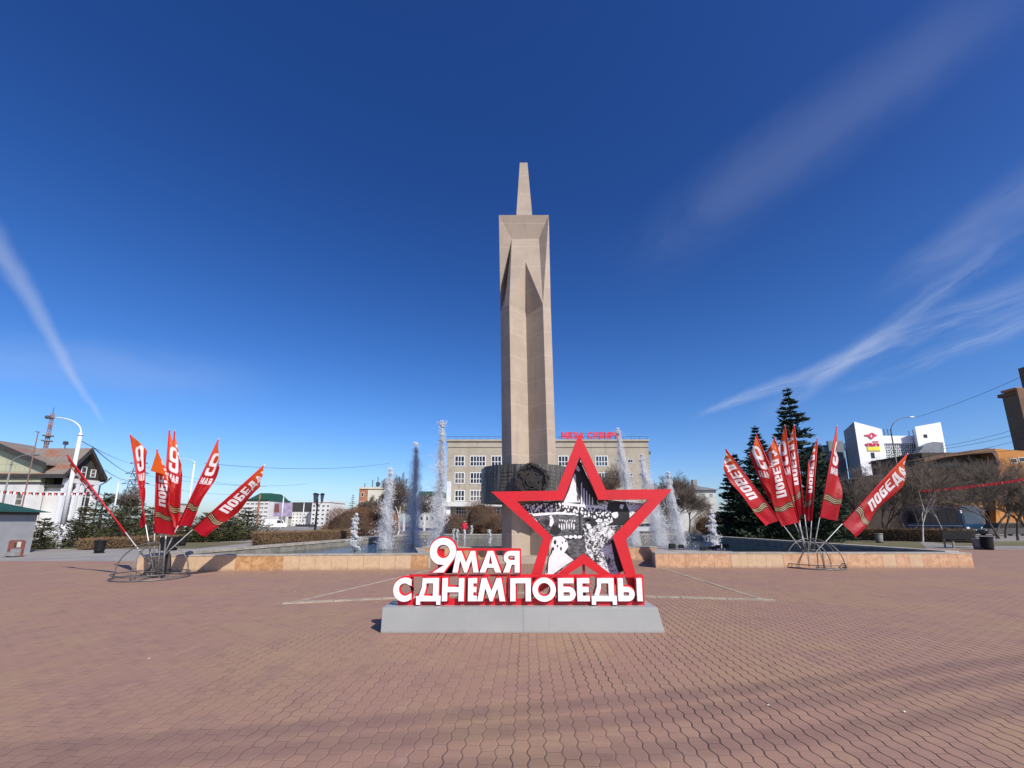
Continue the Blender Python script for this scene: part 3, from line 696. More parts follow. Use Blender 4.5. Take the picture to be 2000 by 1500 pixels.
# bronze collar: faceted ring of plaques
mb = MB(); RC = 2.03; CX0 = OCX - .08; N = 14; z0, z1 = 2.42, 3.93
for i in range(N):
    a0, a1 = 2 * math.pi * (i + .5) / N - math.pi / 2, 2 * math.pi * (i + 1.5) / N - math.pi / 2
    if i == N - 1: pass
    p0 = Vector((CX0 + RC * math.cos(a0), OCY + RC * math.sin(a0), z0)); p1 = Vector((CX0 + RC * math.cos(a1), OCY + RC * math.sin(a1), z0))
    c0 = Vector((CX0 + 1.0 * math.cos(a0), OCY + 1.0 * math.sin(a0), z0)); c1 = Vector((CX0 + 1.0 * math.cos(a1), OCY + 1.0 * math.sin(a1), z0))
    mb.prism([p0, p1, c1, c0], (0, 0, z1 - z0 + RNG.uniform(-.03, .02)))
    dd = (p1 - p0).normalized(); nn = Vector((dd.y, -dd.x, 0)); L = (p1 - p0).length
    if nn.y < .1 and i not in (N - 1,):
        for r_ in range(6):                       # rows of worn relief, not readable from here
            x = L * .18; zr = z1 - .32 - r_ * .15
            while x < L * .8:
                ww = RNG.uniform(.05, .13); mb.prism([p0 + dd * x + nn * .001 + Vector((0, 0, zr - z0)), p0 + dd * (x + ww) + nn * .001 + Vector((0, 0, zr - z0)), p0 + dd * (x + ww) + nn * .018 + Vector((0, 0, zr - z0)), p0 + dd * x + nn * .018 + Vector((0, 0, zr - z0))], (0, 0, .07)); x += ww + .035
mb.build('collar', 'plaque', ob)
# round relief emblem on the front of the collar
ec = Vector((P(1039, 935, 17.25).x, OCY - RC * math.cos(math.pi / N) - .02, P(1039, 938, 17.25).z))
mb = MB()
def disc(c, r, y0, y1, n=36, wob=0):
    poly = [c + Vector((r * (1 + wob * math.sin(7 * a) * .5 + wob * math.sin(11 * a + 1) * .5) * math.cos(a), y0, r * (1 + wob * math.sin(5 * a)) * math.sin(a))) for a in [2 * math.pi * i / n for i in range(n)]]
    mb.prism(poly, (0, y1 - y0, 0))
disc(ec, .66, 0, -.10, 48, .06)
for i in range(46):
    a = 2 * math.pi * i / 46 + RNG.uniform(-.05, .05); r_ = .58 + RNG.uniform(-.05, .09); c = ec + Vector((r_ * math.cos(a), -.14, r_ * math.sin(a))); ta = a + math.pi / 2 + RNG.uniform(-.5, .5)
    u_ = Vector((math.cos(ta), 0, math.sin(ta))); v_ = Vector((-math.sin(ta), 0, math.cos(ta)))
    mb.prism([c - u_ * .13, c + v_ * .05, c + u_ * .13, c - v_ * .05], (0, -.07 - RNG.uniform(0, .06), 0))
disc(ec, .36, -.10, -.15, 40); disc(ec, .30, -.15, -.13, 40)
star = [ec + Vector(((.50 if i % 2 == 0 else .24) * math.sin(math.pi * i / 5), -.10, (.50 if i % 2 == 0 else .24) * math.cos(math.pi * i / 5))) for i in range(10)]
mb.prism(star, (0, -.06, 0)); disc(ec, .25, -.16, -.21, 36); disc(ec, .17, -.21, -.235, 30); disc(ec, .09, -.235, -.27, 24)
mb.prism([ec + Vector((-.62, -.05, -.62)), ec + Vector((.62, -.05, -.62)), ec + Vector((.55, -.05, -.42)), ec + Vector((-.55, -.05, -.42))], (0, -.16, 0))
mb.build('emblem', 'bronze', ob)

# ------------------------------------------------------------------ holiday sign: base, letters, star
YB = 6.96; sg = thing('holiday_sign', 'red and white sign of letters and a big star on a grey metal base', 'sign', (.17, 7.3, 0))
bl, br = G(742, 1237.5).x, G(1299, 1236.5).x; tl, tr_ = P(747, 1188, YB + .02).x, P(1284, 1185, YB + .02).x
ZT = P(1015, 1187, YB + .02).z; BD = .62
vs = [(bl, YB, 0), (br, YB, 0), (br, YB + BD, 0), (bl, YB + BD, 0), (tl, YB + .02, ZT), (tr_, YB + .02, ZT), (tr_, YB + BD - .02, ZT), (tl, YB + BD - .02, ZT)]
MB().add(vs, [(3, 2, 1, 0), (4, 5, 6, 7), (0, 1, 5, 4), (1, 2, 6, 5), (2, 3, 7, 6), (3, 0, 4, 7)]).build('base', 'sign_base', sg, bevel=.006)
xm = P(1022, 1210, YB).x
MB().prism([(xm - .0015, YB - .0015, .004), (xm + .0015, YB - .0015, .004), (xm + .0015, YB + .018, ZT - .004), (xm - .0015, YB + .018, ZT - .004)], (0, .012, 0)).build('seam', 'steel', sg)
YL = 7.13
def place_letter(ch, x0, x1, ytop, ybot, t, lst_w, lst_r, e=1.0):
    """letter traced between pixel columns at the depth of the lettering, kept as unit loops -> metres"""
    a = P(x0, ybot, YL); b = P(x1, ybot, YL); c = P((x0 + x1) / 2, ytop, YL); h = c.z - a.z; wdt = (b.x - a.x) / h
    for lp in glyph(ch, wdt, t, e): lst_w.append([(a.x + p * h, a.z + q_ * h) for p, q_ in lp])
w2 = []; w1 = []
for ch, x0, x1 in (('С', 767.3, 803), ('Д', 813, 860.5), ('Н', 863, 906), ('Е', 913.8, 931.5), ('М', 932, 987), ('П', 996.5, 1037), ('О', 1040, 1086), ('Б', 1090, 1124.5), ('Е', 1127.5, 1152), ('Д', 1155.5, 1204.5), ('Ы', 1207.5, 1255)):
    place_letter(ch, x0, x1, 1129, 1174, .245, w2, None)
for ch, x0, x1, yt in (('9', 838, 890, 1050.5), ('М', 884, 935, 1076), ('А', 936.5, 979, 1076), ('Я', 982.5, 1015, 1076)):
    place_letter(ch, x0, x1, yt, 1118, .245 if ch != '9' else .20, w1, None)
for nm, lo in (('lower_lettering', w2), ('upper_lettering', w1)):
    me = flat_mesh(lo, extrude=.020, offset=-.001); link(nm, upright(me, (0, YL, 0)), 'white', sg)
    me = flat_mesh(lo, extrude=.016, offset=.020); link('red_backing', upright(me, (.004, YL + .040, .004)), 'red', sg)
# horizontal rails that carry the letters
zt2, zb2, zt1, zb1 = P(1000, 1125.5, YL).z, P(1000, 1172, YL).z, P(950, 1073, YL).z, P(950, 1119, YL).z
xL, xR = P(797, 1126, YL).x, P(1257, 1126, YL).x
mb = MB(); mb.lohi((xL, YL + .060, zt2 - .012), (xR, YL + .085, zt2 + .022)); mb.lohi((P(775, 1172, YL).x, YL + .060, ZT), (xR, YL + .085, zb2 + .012))
for px in (803, 862, 911, 991, 1090, 1126, 1257): x = P(px, 1150, YL).x; mb.lohi((x - .022, YL + .062, ZT), (x + .022, YL + .083, zt2))
mb.lohi((P(886, 1074, YL).x, YL + .062, zt1 - .02), (P(1017, 1074, YL).x, YL + .085, zt1 + .012)); x = P(1016, 1100, YL).x; mb.lohi((x - .016, YL + .063, zt2), (x + .012, YL + .084, zt1))
x = P(860, 1100, YL).x; mb.lohi((x - .05, YL + .062, zt2), (x + .05, YL + .084, zt1)); mb.build('rail', 'red', sg)
YS = 7.30
SO = [(1131, 847), (1182.5, 957), (1312, 955.5), (1222, 1054), (1257, 1178), (1139, 1101.5), (1020, 1178), (1060.5, 1051), (959.5, 960.5), (1087.5, 958.5)]
SI = [(1131.7, 892), (1168.3, 976.5), (1266, 975.5), (1196, 1047.5), (1229, 1149), (1140, 1081), (1050, 1149), (1078, 1048), (1009.5, 979), (1100.5, 977)]
def to2(lst, D): return [(lambda v: (v.x, v.z))(P(x, y, D)) for x, y in lst]
me = flat_mesh([to2(SO, YS), to2(SI, YS)], extrude=.03); link('star_frame', upright(me, (0, YS, 0)), 'red', sg)
mb = MB(); x = P(1141, 1110, YS).x; mb.lohi((x - .02, YS + .035, ZT), (x + .02, YS + .075, P(1141, 1100, YS).z)); 
mb.build('post', 'red_dark', sg)
for px in (1082, 1212): x = P(px, 1000, YS).x; MB().lohi((x - .02, YS + .26, ZT), (x + .02, YS + .30, P(px, 1040, YS).z)).build('post', 'red_dark', sg)
YP = 7.46
def photof(t, b):
    """grainy black-and-white print"""
    p = t.pos(); x, y, z = t.sep(p)
    crowd = t.noise(p, 24, 6, .75, dist=.6); big = t.noise(p, 4.0, 4, .65, dist=.4)
    c0, c1 = P(1140, 1020, YP), P(1200, 1080, YP)
    bias = t.m('ADD', t.m('MULTIPLY', t.ss(z, P(1140, 990, YP).z, P(1140, 960, YP).z), -.30), t.m('MULTIPLY', t.ss(x, c0.x - .02, c0.x + .30), .10))
    v = t.ss(t.m('ADD', t.m('ADD', t.m('MULTIPLY', crowd, .74), t.m('MULTIPLY', big, .26)), bias), .53, .60)
    t.put(b.inputs['Base Color'], t.mix(v, (.014, .014, .015), (.80, .80, .80))); b.inputs['Roughness'].default_value = .55
M['photo'] = mat('black_and_white_print', custom=photof)
M['photo_white'] = mat('print_white', (.82, .82, .82), .55, amt=.18, nscale=14)
M['photo_black'] = mat('print_black', (.014, .014, .015), .55)
def greyf(t, b):
    p = t.pos(); t.put(b.inputs['Base Color'], t.mix(t.ss(t.noise(t.mapv(p, (1, 1, 3)), 14, 5, .7), .40, .66), (.035, .035, .036), (.17, .17, .17))); b.inputs['Roughness'].default_value = .55
M['photo_grey'] = mat('print_grey', custom=greyf)
def crowdf(t, b):
    p = t.pos(); v = t.new('ShaderNodeTexVoronoi'); v.inputs['Scale'].default_value = 30; t.l.new(t.mapv(p, (1, 1, .6)), v.inputs['Vector'])
    k = t.ss(t.m('ADD', v.outputs['Distance'], t.m('MULTIPLY', t.noise(p, 30, 4), .5)), .62, .78)
    t.put(b.inputs['Base Color'], t.mix(k, (.80, .80, .80), (.02, .02, .02))); b.inputs['Roughness'].default_value = .55
M['photo_crowd'] = mat('print_crowd', custom=crowdf)
SP = [(1131, 896), (1166, 975), (1262, 984), (1188, 1053), (1214, 1148), (1139, 1094), (1058, 1148), (1084, 1053), (1014, 985), (1101, 977)]
photo = link('photo_panel', upright(flat_mesh([to2([(1131.5 + (x - 1131.5) * 1.03, y) for x, y in SP], YP)], extrude=.006), (0, YP, 0)), 'photo', sg)
def patch(pts, m_, k=0): link('print_area', upright(flat_mesh([to2(pts, YP)], extrude=.0008), (0, YP - .0075 - .0012 * k, 0)), m_, photo)
def zp(l): return [(664 + x / 2.924, 781 + y / 2.924) for x, y in l]
def patches(polys, m_, k=0): link('print_area', upright(flat_mesh([to2(zp(p), YP) for p in polys], extrude=.0008), (0, YP - .0075 - .0012 * k, 0)), m_, photo)
def speckf(t, b):
    p = t.pos(); v = t.ss(t.m('ADD', t.m('MULTIPLY', t.noise(p, 19, 6, .75, dist=1.2), .75), t.m('MULTIPLY', t.noise(p, 6, 3), .25)), .47, .54)
    t.put(b.inputs['Base Color'], t.mix(v, (.02, .02, .02), (.78, .78, .78))); b.inputs['Roughness'].default_value = .55
M['photo_speck'] = mat('print_foliage', custom=speckf)
prg = random.Random(5)
def blob(cx, cy, rx, ry, n=9): return [(cx + rx * prg.uniform(.7, 1.15) * math.cos(2 * math.pi * q_ / n), cy + ry * prg.uniform(.7, 1.15) * math.sin(2 * math.pi * q_ / n)) for q_ in range(n)]
patches([[(1366, 352), (1384, 380), (1420, 470), (1466, 566), (1470, 600), (1375, 600), (1352, 560), (1348, 470), (1345, 420)]], 'photo_black')
patches([[(1338, 420), (1346, 428), (1349, 520), (1372, 585), (1276, 588), (1306, 520)]], 'photo_white', 1)
patches([[(1352, 372), (1362, 380), (1372, 404), (1360, 410), (1346, 396)]] + [[(x - 4, 600), (x - 2.4, y), (x + 2.4, y), (x + 5, 600)] for x, y in ((1379, 472), (1393, 505), (1408, 520), (1424, 540), (1441, 556))], 'photo_white', 1)
patches([[(1350, 500), (1362, 505), (1360, 530), (1352, 528)], [(1352, 545), (1366, 548), (1362, 580), (1354, 575)]], 'photo_grey', 2)
patches([[(1036, 596), (1120, 592), (1280, 588), (1400, 600), (1500, 616), (1560, 652), (1540, 690), (1470, 690), (1360, 662), (1240, 652), (1110, 664), (1066, 630)]], 'photo_crowd', 1)
patches([[(1280, 586), (1372, 596), (1480, 606), (1520, 622), (1380, 612), (1282, 602)], [(1090, 650), (1240, 640), (1345, 648), (1345, 658), (1240, 654), (1108, 664)]], 'photo_white', 2)
patches([[(1112, 668), (1240, 657), (1360, 664), (1392, 676), (1380, 770), (1270, 772), (1210, 780), (1160, 720)]], 'photo_grey')
patches([blob(x, 722 + prg.uniform(-6, 6), 4, 22) for x in range(1252, 1350, 14)] + [blob(x, 690 + prg.uniform(-4, 4), 4, 6) for x in range(1256, 1350, 14)], 'photo_white', 1)
patches([blob(1228, 744, 34, 34), blob(1180, 700, 16, 22), blob(1440, 700, 38, 24), blob(1412, 690, 16, 20), [(1364, 618), (1372, 618), (1376, 780), (1366, 780)]], 'photo_black', 2)
patches([[(1200, 676), (1216, 672), (1222, 700), (1208, 724), (1196, 720)], blob(1205, 668, 9, 10)] + [blob(x, 782, 13, 11) for x in (1292, 1318, 1344, 1368)] + [blob(1418, 722, 14, 18), blob(1470, 690, 12, 8)], 'photo_white', 3)
patches([[(1292, 804), (1398, 792), (1400, 868), (1388, 886), (1330, 912), (1300, 866)]], 'photo_grey', 1)
patches([[(1430, 720), (1500, 690), (1620, 700), (1560, 790), (1574, 850), (1582, 920), (1550, 950), (1470, 950), (1412, 878), (1396, 800)]], 'photo_speck', 1)
patches([[(1532, 590), (1560, 582), (1630, 582), (1652, 640), (1654, 712), (1600, 716), (1520, 720), (1560, 694), (1548, 640), (1522, 628)], [(1546, 800), (1560, 796), (1590, 880), (1624, 976), (1590, 986), (1570, 930)]], 'photo_black', 2)
patches([blob(1570, 655, 22, 20), [(1660, 600), (1728, 600), (1664, 650)], [(1600, 596), (1622, 600), (1612, 626), (1596, 618)]], 'photo_white', 3)
patches([[(1216, 784), (1262, 776), (1296, 804), (1304, 838), (1280, 872), (1334, 914), (1262, 962), (1200, 1008), (1170, 1000), (1196, 900), (1214, 868), (1206, 830)]], 'photo_white', 4)
patches([blob(1228, 812, 9, 15), blob(1216, 850, 8, 14), blob(1262, 850, 7, 12), blob(1288, 806, 6, 7), blob(1242, 836, 5, 9), blob(1270, 815, 4, 6), [(1186, 900), (1192, 896), (1186, 990), (1176, 992)]], 'photo_black', 5)

# ------------------------------------------------------------------ flag stands and flags
def flag_stand(c, label, arch_dirs, r=.94, hgt=1.03, box=False):
    t = thing('flag_stand', label, 'flag stand', c, 'flag stands on the plaza')
    MB().ring((c.x, c.y, .025), r, .022).build('lower_ring', 'steel', t, smooth=True)
    MB().ring((c.x, c.y, .15), r * .985, .016).build('upper_ring', 'steel', t, smooth=True)
    for k in range(8):
        a = k * math.pi / 4 + .3; MB().tube([(c.x + r * math.cos(a), c.y + r * math.sin(a), .02), (c.x + r * .985 * math.cos(a), c.y + r * .985 * math.sin(a), .15)], .010, 6).build('spacer', 'steel_dark', t)
    for a in arch_dirs:
        pts = [(c.x + r * math.cos(q_) * math.cos(a), c.y + r * math.cos(q_) * math.sin(a), .05 + (hgt - .05) * math.sin(q_) ** .85) for q_ in [math.pi * i / 28 for i in range(29)]]
        MB().tube(pts, .017, 8).build('hoop', 'steel', t, smooth=True)
    for a, rr in (((.8, .62), (2.5, .55)) if not box else ()):
        pts = [(c.x + rr * math.cos(q_) * math.cos(a), c.y + rr * math.cos(q_) * math.sin(a), .05 + (hgt * .78) * math.sin(q_) ** .85) for q_ in [math.pi * i / 24 for i in range(25)]]
        MB().tube(pts, .014, 8).build('hoop', 'steel', t, smooth=True)
    MB().ring((c.x, c.y, .20), .17, .014, 24, 6).ring((c.x, c.y, .62), .15, .014, 24, 6).build('inner_ring', 'steel', t, smooth=True)
    for a in (0, math.pi / 2): MB().lohi((-r, -.02, .015), (r, .02, .035)).build('spoke', 'steel_dark', t) if False else MB().box((c.x, c.y, .026), (2 * r, .035, .014), a + .3).build('spoke', 'steel', t)
    if box:
        MB().box((c.x + .26, c.y + .14, .98), (.40, .24, .40), .1).build('black_box', 'black', t, bevel=.02)
        MB().tube([(c.x + .26, c.y + .14, .02), (c.x + .26, c.y + .14, .78)], .04, 8).build('box_post', 'black', t)
    return t
def make_flag(name, label, group, S, A, B, C, D, dy, text, stand, seed, amp=.05, belly=0.0):
    """S socket, A pole tip, B/C lower cloth corners (pole, free edge), D upper free corner: pixels; dy = depth offsets of A, C, D"""
    rg = random.Random(seed); Y0 = stand.y
    Sx = P(S[0], S[1], Y0 + rg.uniform(-.06, .06)); Ax = P(A[0], A[1], Y0 + dy[0])
    k = (S[1] - B[1]) / (S[1] - A[1]); Bx = Sx + (Ax - Sx) * k
    Cx = P(C[0], C[1], Bx.y + dy[1]); Dx = P(D[0], D[1], Y0 + dy[0] * .85 + dy[2])
    root = thing(name, label, 'flag', (Sx.x, Sx.y, Sx.z), group)
    ax = (Ax - Sx).normalized(); foot = Sx - ax * max(0, (Sx.z - .12) / max(ax.z, .2)) 
    tip = Ax + ax * .06
    MB().tube([foot, Sx, tip], [.016, .016, .012], 8).build('pole', 'pole', root, smooth=True)
    MB().tube([Bx - ax * .01, Ax + ax * .01], .021, 8).build('sleeve', 'sleeve', root, smooth=True)
    sk = Sx + ax * .30
    MB().tube([foot - ax * .02, sk], .024, 8).build('socket_tube', 'steel', root, smooth=True)
    e = Ax - Bx; Ls = e.length; sD = max(.2, min(.97, (Dx - Cx).dot(e) / e.dot(e) if (Dx - Cx).length > .01 else .8))
    W0 = Cx - Bx; W1 = Dx - (Bx + e * sD); ph = rg.uniform(0, 6)
    def f(s, t):
        lam = min(s / sD, 1.3); wv = W0 * (1 - lam) + W1 * lam; wv = wv * (1 + belly * math.sin(math.pi * min(max(s, 0), 1)))
        p = Bx + e * s + wv * t
        nn = e.cross(wv); nn = nn.normalized() if nn.length > 1e-6 else Vector((0, -1, 0))
        if nn.y > 0: nn = -nn
        a = amp * 1.5 * (math.sin(6.5 * s + 3.2 * t + ph) * min(1, t * 1.6) + .45 * math.sin(15 * s - 6 * t + ph * 2) * t + .5 * math.sin(9.5 * t + 2.0 * s + ph) * t)
        curl = (.10 * math.sin(4.0 * s + ph * 1.7) + .06 * math.sin(11 * s + ph)) * max(0, t - .35) ** 2 * 2.2
        return p + nn * (a + curl)
    def nrm(s, t):
        h = .01; n_ = (f(s + h, t) - f(s - h, t)).cross(f(s, t + h) - f(s, t - h))
        n_ = n_.normalized() if n_.length > 1e-9 else Vector((0, -1, 0))
        return n_ if n_.y < 0 else -n_
    nu, nt = 44, 16; vs = []; uv = []
    for i in range(nu + 1):
        for j in range(nt + 1):
            t = j / nt; s = i / nu * (1 - (1 - sD) * t); vs.append(f(s, t)); uv.append((s, t))
    fs = [(i * (nt + 1) + j, i * (nt + 1) + j + 1, (i + 1) * (nt + 1) + j + 1, (i + 1) * (nt + 1) + j) for i in range(nu) for j in range(nt)]
    me = bpy.data.meshes.new('cloth'); me.from_pydata([tuple(v) for v in vs], [], fs)
    ul = me.uv_layers.new(name='UVMap')
    for lp in me.loops: ul.data[lp.index].uv = uv[lp.vertex_index]
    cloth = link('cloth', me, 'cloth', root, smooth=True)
    Wm = max(W0.length, W1.length) * (1 + belly * .6)
    loops = []
    if text.startswith('П'):
        lo, wd = text_loops(text, 1.0, .50, .19, .075, .55, {'Д': 1.12, '!': .42}); s0, s1 = .33, .94
        ht = .54
        for lp in lo: loops.append([(s0 + a * (s1 - s0) / wd, .74 - b * ht) for a, b in lp])
    else:
        lo, wd = text_loops('9', 1.0, .56, .17, .1, .6)
        for lp in lo: loops.append([(.575 + b * .27, .16 + a / wd * .62) for a, b in lp])
        lo, wd = text_loops('МАЯ', 1.0, .78, .26, .10, .55, {'М': 1.25})
        for lp in lo: loops.append([(.475 + b * .075, .14 + a / wd * .72) for a, b in lp])
    loops = [[p for p in lp] for lp in loops]
    fm = flat_mesh(loops); bm = bmesh.new(); bm.from_mesh(fm); bpy.data.meshes.remove(fm)
    for i in range(1, 50): bmesh.ops.bisect_plane(bm, geom=bm.verts[:] + bm.edges[:] + bm.faces[:], plane_co=(i * .02, 0, 0), plane_no=(1, 0, 0))
    for i in range(1, 20): bmesh.ops.bisect_plane(bm, geom=bm.verts[:] + bm.edges[:] + bm.faces[:], plane_co=(0, i * .05, 0), plane_no=(0, 1, 0))
    bmesh.ops.triangulate(bm, faces=bm.faces[:])
    lim = lambda s, t: s <= 1 - (1 - sD) * t + .004
    for fc in [q_ for q_ in bm.faces if not all(lim(v.co.x, v.co.y) for v in q_.verts)]: bm.faces.remove(fc)
    base_v = [(v.co.x, v.co.y) for v in bm.verts]; bm.verts.index_update(); tri = [tuple(v.index for v in q_.verts) for q_ in bm.faces]; bm.free()
    vv = []; ff = []
    for sg_ in (1, -1):
        o_ = len(vv); vv += [tuple(f(s, t) + nrm(s, t) * .005 * sg_) for s, t in base_v]; ff += [tuple(i + o_ for i in (tr if sg_ > 0 else tr[::-1])) for tr in tri]
    me = bpy.data.meshes.new('lettering'); me.from_pydata(vv, [], ff); link('lettering', me, 'ink_white', cloth)
    mb = MB(); nst = 7; sw = .0100
    for sg_ in (1, -1):
        for k in range(nst):
            for j in range(20):
                q4 = []
                for (tt, up) in ((j / 20, 0), ((j + 1) / 20, 0), ((j + 1) / 20, 1), (j / 20, 1)):
                    s = .175 + (k + up + (.28 if k % 2 and not up else -.28 if k % 2 else (-.28 if not up else .28))) * sw * (1 - .2 * tt) + .013 * math.sin(6.3 * tt + .4); q4.append(f(s, tt * .985) + nrm(s, tt * .985) * .004 * sg_)
                mb.add(q4, [(0, 1, 2, 3)], 0 if k % 2 else 1)
    me = bpy.data.meshes.new('ribbon_print'); me.from_pydata(mb.v, [], mb.f); me.polygons.foreach_set('material_index', mb.mi); link('ribbon_print', me, ['ink_yellow', 'ink_black'], cloth)
    return root
SL = G(295, 1129); SR = G(1588, 1108)
flag_stand(SL, 'steel ring flag stand with a black box, in front of the left pool wall', [.25, 1.75], box=True)
flag_stand(SR, 'steel ring flag stand without a box, in front of the right pool wall', [.1, 1.3, 2.2], r=1.0)
GL, GR = 'red holiday flags in the left stand', 'red holiday flags in the right stand'
LF = [
 ('furled red flag leaning farthest left on the left stand', (284, 1091), (131, 889), (252, 1041), (242, 1047), (143, 926), (0, .22, .25), 'ПОБЕДА!', .03, 0),
 ('narrow folded red flag between the far left flag and the dark banner', (293, 1075), (255, 850), (284, 1027), (280, 1031), (286, 880), (.2, .30, .1), '9', .03, 0),
 ('upright red flag seen edge-on behind the one reading 9', (322, 1072), (341, 843), (333, 1028), (351, 1034), (355, 925), (.55, .25, .1), 'ПОБЕДА!', .03, .1),
 ('upright flag reading 9 МАЯ behind the dark shaded banner', (312, 1072), (331, 841), (317, 1030), (346, 1038), (352, 905), (.35, .2, .1), '9', .04, .08),
 ('dark shaded upright banner in front with an orange folded top', (301, 1075), (307, 878), (304, 1041), (342, 1046), (334, 940), (-.35, -.05, .05), 'ПОБЕДА!', .03, 0),
 ('flag reading 9 МАЯ leaning right on the left stand', (329, 1066), (426.5, 859), (345, 1027), (376, 1028.5), (425, 912), (.1, .1, .05), '9', .045, .05),
 ('flag reading ПОБЕДА leaning far to the right on the left stand', (330, 1076), (515, 909.5), (374, 1034), (399.5, 1049), (512, 951), (-.1, -.05, 0), 'ПОБЕДА!', .04, 0.02)]
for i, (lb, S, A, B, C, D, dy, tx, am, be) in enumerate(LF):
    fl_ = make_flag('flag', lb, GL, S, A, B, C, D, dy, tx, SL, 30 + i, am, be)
    if i == 4:   # the top corner of this banner has flopped over to the left
        a, b_, c_ = P(307, 879, SL.y - .36), P(294, 920, SL.y - .46), P(320, 926, SL.y - .52); d_ = P(336, 962, SL.y - .50)
        mb = MB(); mb.add([a, b_, c_], [(0, 1, 2)]); mb.add([a, c_, d_], [(0, 1, 2)]); me = mb.mesh('folded_corner')
        ul = me.uv_layers.new(name='UVMap')
        for u in ul.data: u.uv = (1.05, .2)
        link('folded_corner', me, 'cloth', fl_)
RF = [
 ('dark red upright flag at the very back, left of the middle of the right stand', (1566, 1045), (1533, 832), (1563, 1018), (1545, 1020), (1520, 885), (.5, .1, .1), '9', .04, .25),
 ('tallest dark red flag at the back of the right stand', (1576, 1045), (1551, 831), (1572, 1007), (1556, 1010), (1536, 880), (.55, .1, .1), 'ПОБЕДА!', .04, .25),
 ('back-to-front flag reading 9 МАЯ leaning left, half hidden', (1562, 1045), (1476.5, 848), (1552, 1022), (1524, 1015), (1469, 889), (.35, .1, .1), '9', .045, .25),
 ('short orange topped flag peeking out behind the left front flags', (1567, 1047), (1512, 855), (1556, 1019), (1536, 1020), (1497, 886), (.25, .1, .1), '9', .04, .1),
 ('back-to-front ПОБЕДА flag leaning farthest left on the right stand', (1567, 1075), (1417, 877), (1520, 1018), (1494, 1027), (1419, 912), (-.1, -.05, 0), 'ПОБЕДА!', .04, .42),
 ('back-to-front ПОБЕДА flag standing steeply in front', (1571, 1060), (1515, 862), (1554, 1021), (1529, 1028), (1506, 915), (-.3, -.05, 0), 'ПОБЕДА!', .04, .30),
 ('narrow upright flag with its pole on the right, right of the middle', (1583, 1045), (1596.5, 856), (1585, 1018), (1572, 1018), (1579, 906), (.2, .1, .05), 'ПОБЕДА!', .03, .1),
 ('front facing flag reading 9 МАЯ with its pole on the left', (1595, 1042), (1634.7, 833), (1600, 1011), (1630, 1017), (1641, 912), (-.1, .1, .1), '9', .045, .18),
 ('flag reading ПОБЕДА leaning farthest right on the right stand', (1601, 1070), (1772, 887), (1632, 1024), (1671, 1051), (1760, 945), (0, -.1, .1), 'ПОБЕДА!', .05, .12)]
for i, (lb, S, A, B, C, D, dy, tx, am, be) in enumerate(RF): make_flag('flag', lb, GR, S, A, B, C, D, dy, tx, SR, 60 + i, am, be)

# ------------------------------------------------------------------ plants
def tri_cloud(P_, dirs, ln, wd, rg):
    """one thin triangle per point along dirs"""
    n = len(P_); r = rg.normal(size=(n, 3)); sd_ = np.cross(dirs, r); sd_ /= np.linalg.norm(sd_, axis=1)[:, None] + 1e-9
    V = np.empty((n, 3, 3), np.float32); V[:, 0] = P_ - sd_ * wd[:, None]; V[:, 1] = P_ + sd_ * wd[:, None]; V[:, 2] = P_ + dirs * ln[:, None]
    return V
def spruce(name, label, loc, h, rad, seed, m='needles', whorls=26, per=9, z0=.06, pw=.85, group=None, up=.25, dens=1.0, fat=1.0):
    rg = np.random.default_rng(seed); t = thing(name, label, 'tree', loc, group); L = Vector(loc)
    MB().tube([L, L + Vector((0, 0, h * .5)), L + Vector((0, 0, h * .97))], [rad * .055 + .03, rad * .03 + .02, .012], 8).build('trunk', 'bark', t)
    pts = []; dr = []; ln = []; wd = []
    for i in range(whorls):
        fz = z0 + (1 - z0) * (i + rg.random() * .6) / whorls; R_ = rad * max(.02, (1 - fz)) ** pw * (0.85 + .3 * rg.random())
        for k in range(max(4, int(per * (1 - fz * .45)))):
            a = rg.random() * 2 * np.pi; bl_ = R_ * (.62 + .48 * rg.random()); m_ = max(5, int(26 * dens * bl_ / rad + 4))
            q_ = (np.arange(m_) + rg.random(m_)) / m_
            zz = fz * h + bl_ * (-.30 * q_ + up * q_ ** 2.2) ; side = np.array([-np.sin(a), np.cos(a), 0]); out = np.array([np.cos(a), np.sin(a), 0])
            spr = rg.normal(0, 1, m_) * bl_ * .16 * (1 - q_ * .6)
            p = out[None] * (bl_ * q_)[:, None] + side[None] * spr[:, None]; p[:, 2] = zz + rg.normal(0, .03, m_) * bl_ - np.abs(spr) * .25
            d = out[None] * (.7 + .3 * rg.random(m_))[:, None] + side[None] * (spr / (bl_ * .16 + 1e-6) * .8)[:, None]; d[:, 2] = rg.normal(-.05, .35, m_) + q_ * .3
            d /= np.linalg.norm(d, axis=1)[:, None]; pts.append(p); dr.append(d)
            ln.append((.10 + .16 * rg.random(m_)) * (rad * .42 + .25)); wd.append((.020 + .03 * rg.random(m_)) * (rad * .42 + .25) * fat)
    # leader
    m_ = 40; q_ = rg.random(m_); p = np.stack([rg.normal(0, .02, m_), rg.normal(0, .02, m_), h * (.9 + .1 * q_)], 1); d = np.stack([rg.normal(0, .5, m_), rg.normal(0, .5, m_), .8 + 0 * q_], 1); d /= np.linalg.norm(d, axis=1)[:, None]
    pts.append(p); dr.append(d); ln.append(np.full(m_, .05 * h * .4)); wd.append(np.full(m_, .02))
    V = tri_cloud(np.concatenate(pts), np.concatenate(dr), np.concatenate(ln), np.concatenate(wd), rg); V += np.array(L)[None, None]
    link('crown', np_mesh('crown', V.reshape(-1, 3), np.arange(len(V) * 3).reshape(-1, 3)), m, t); return t
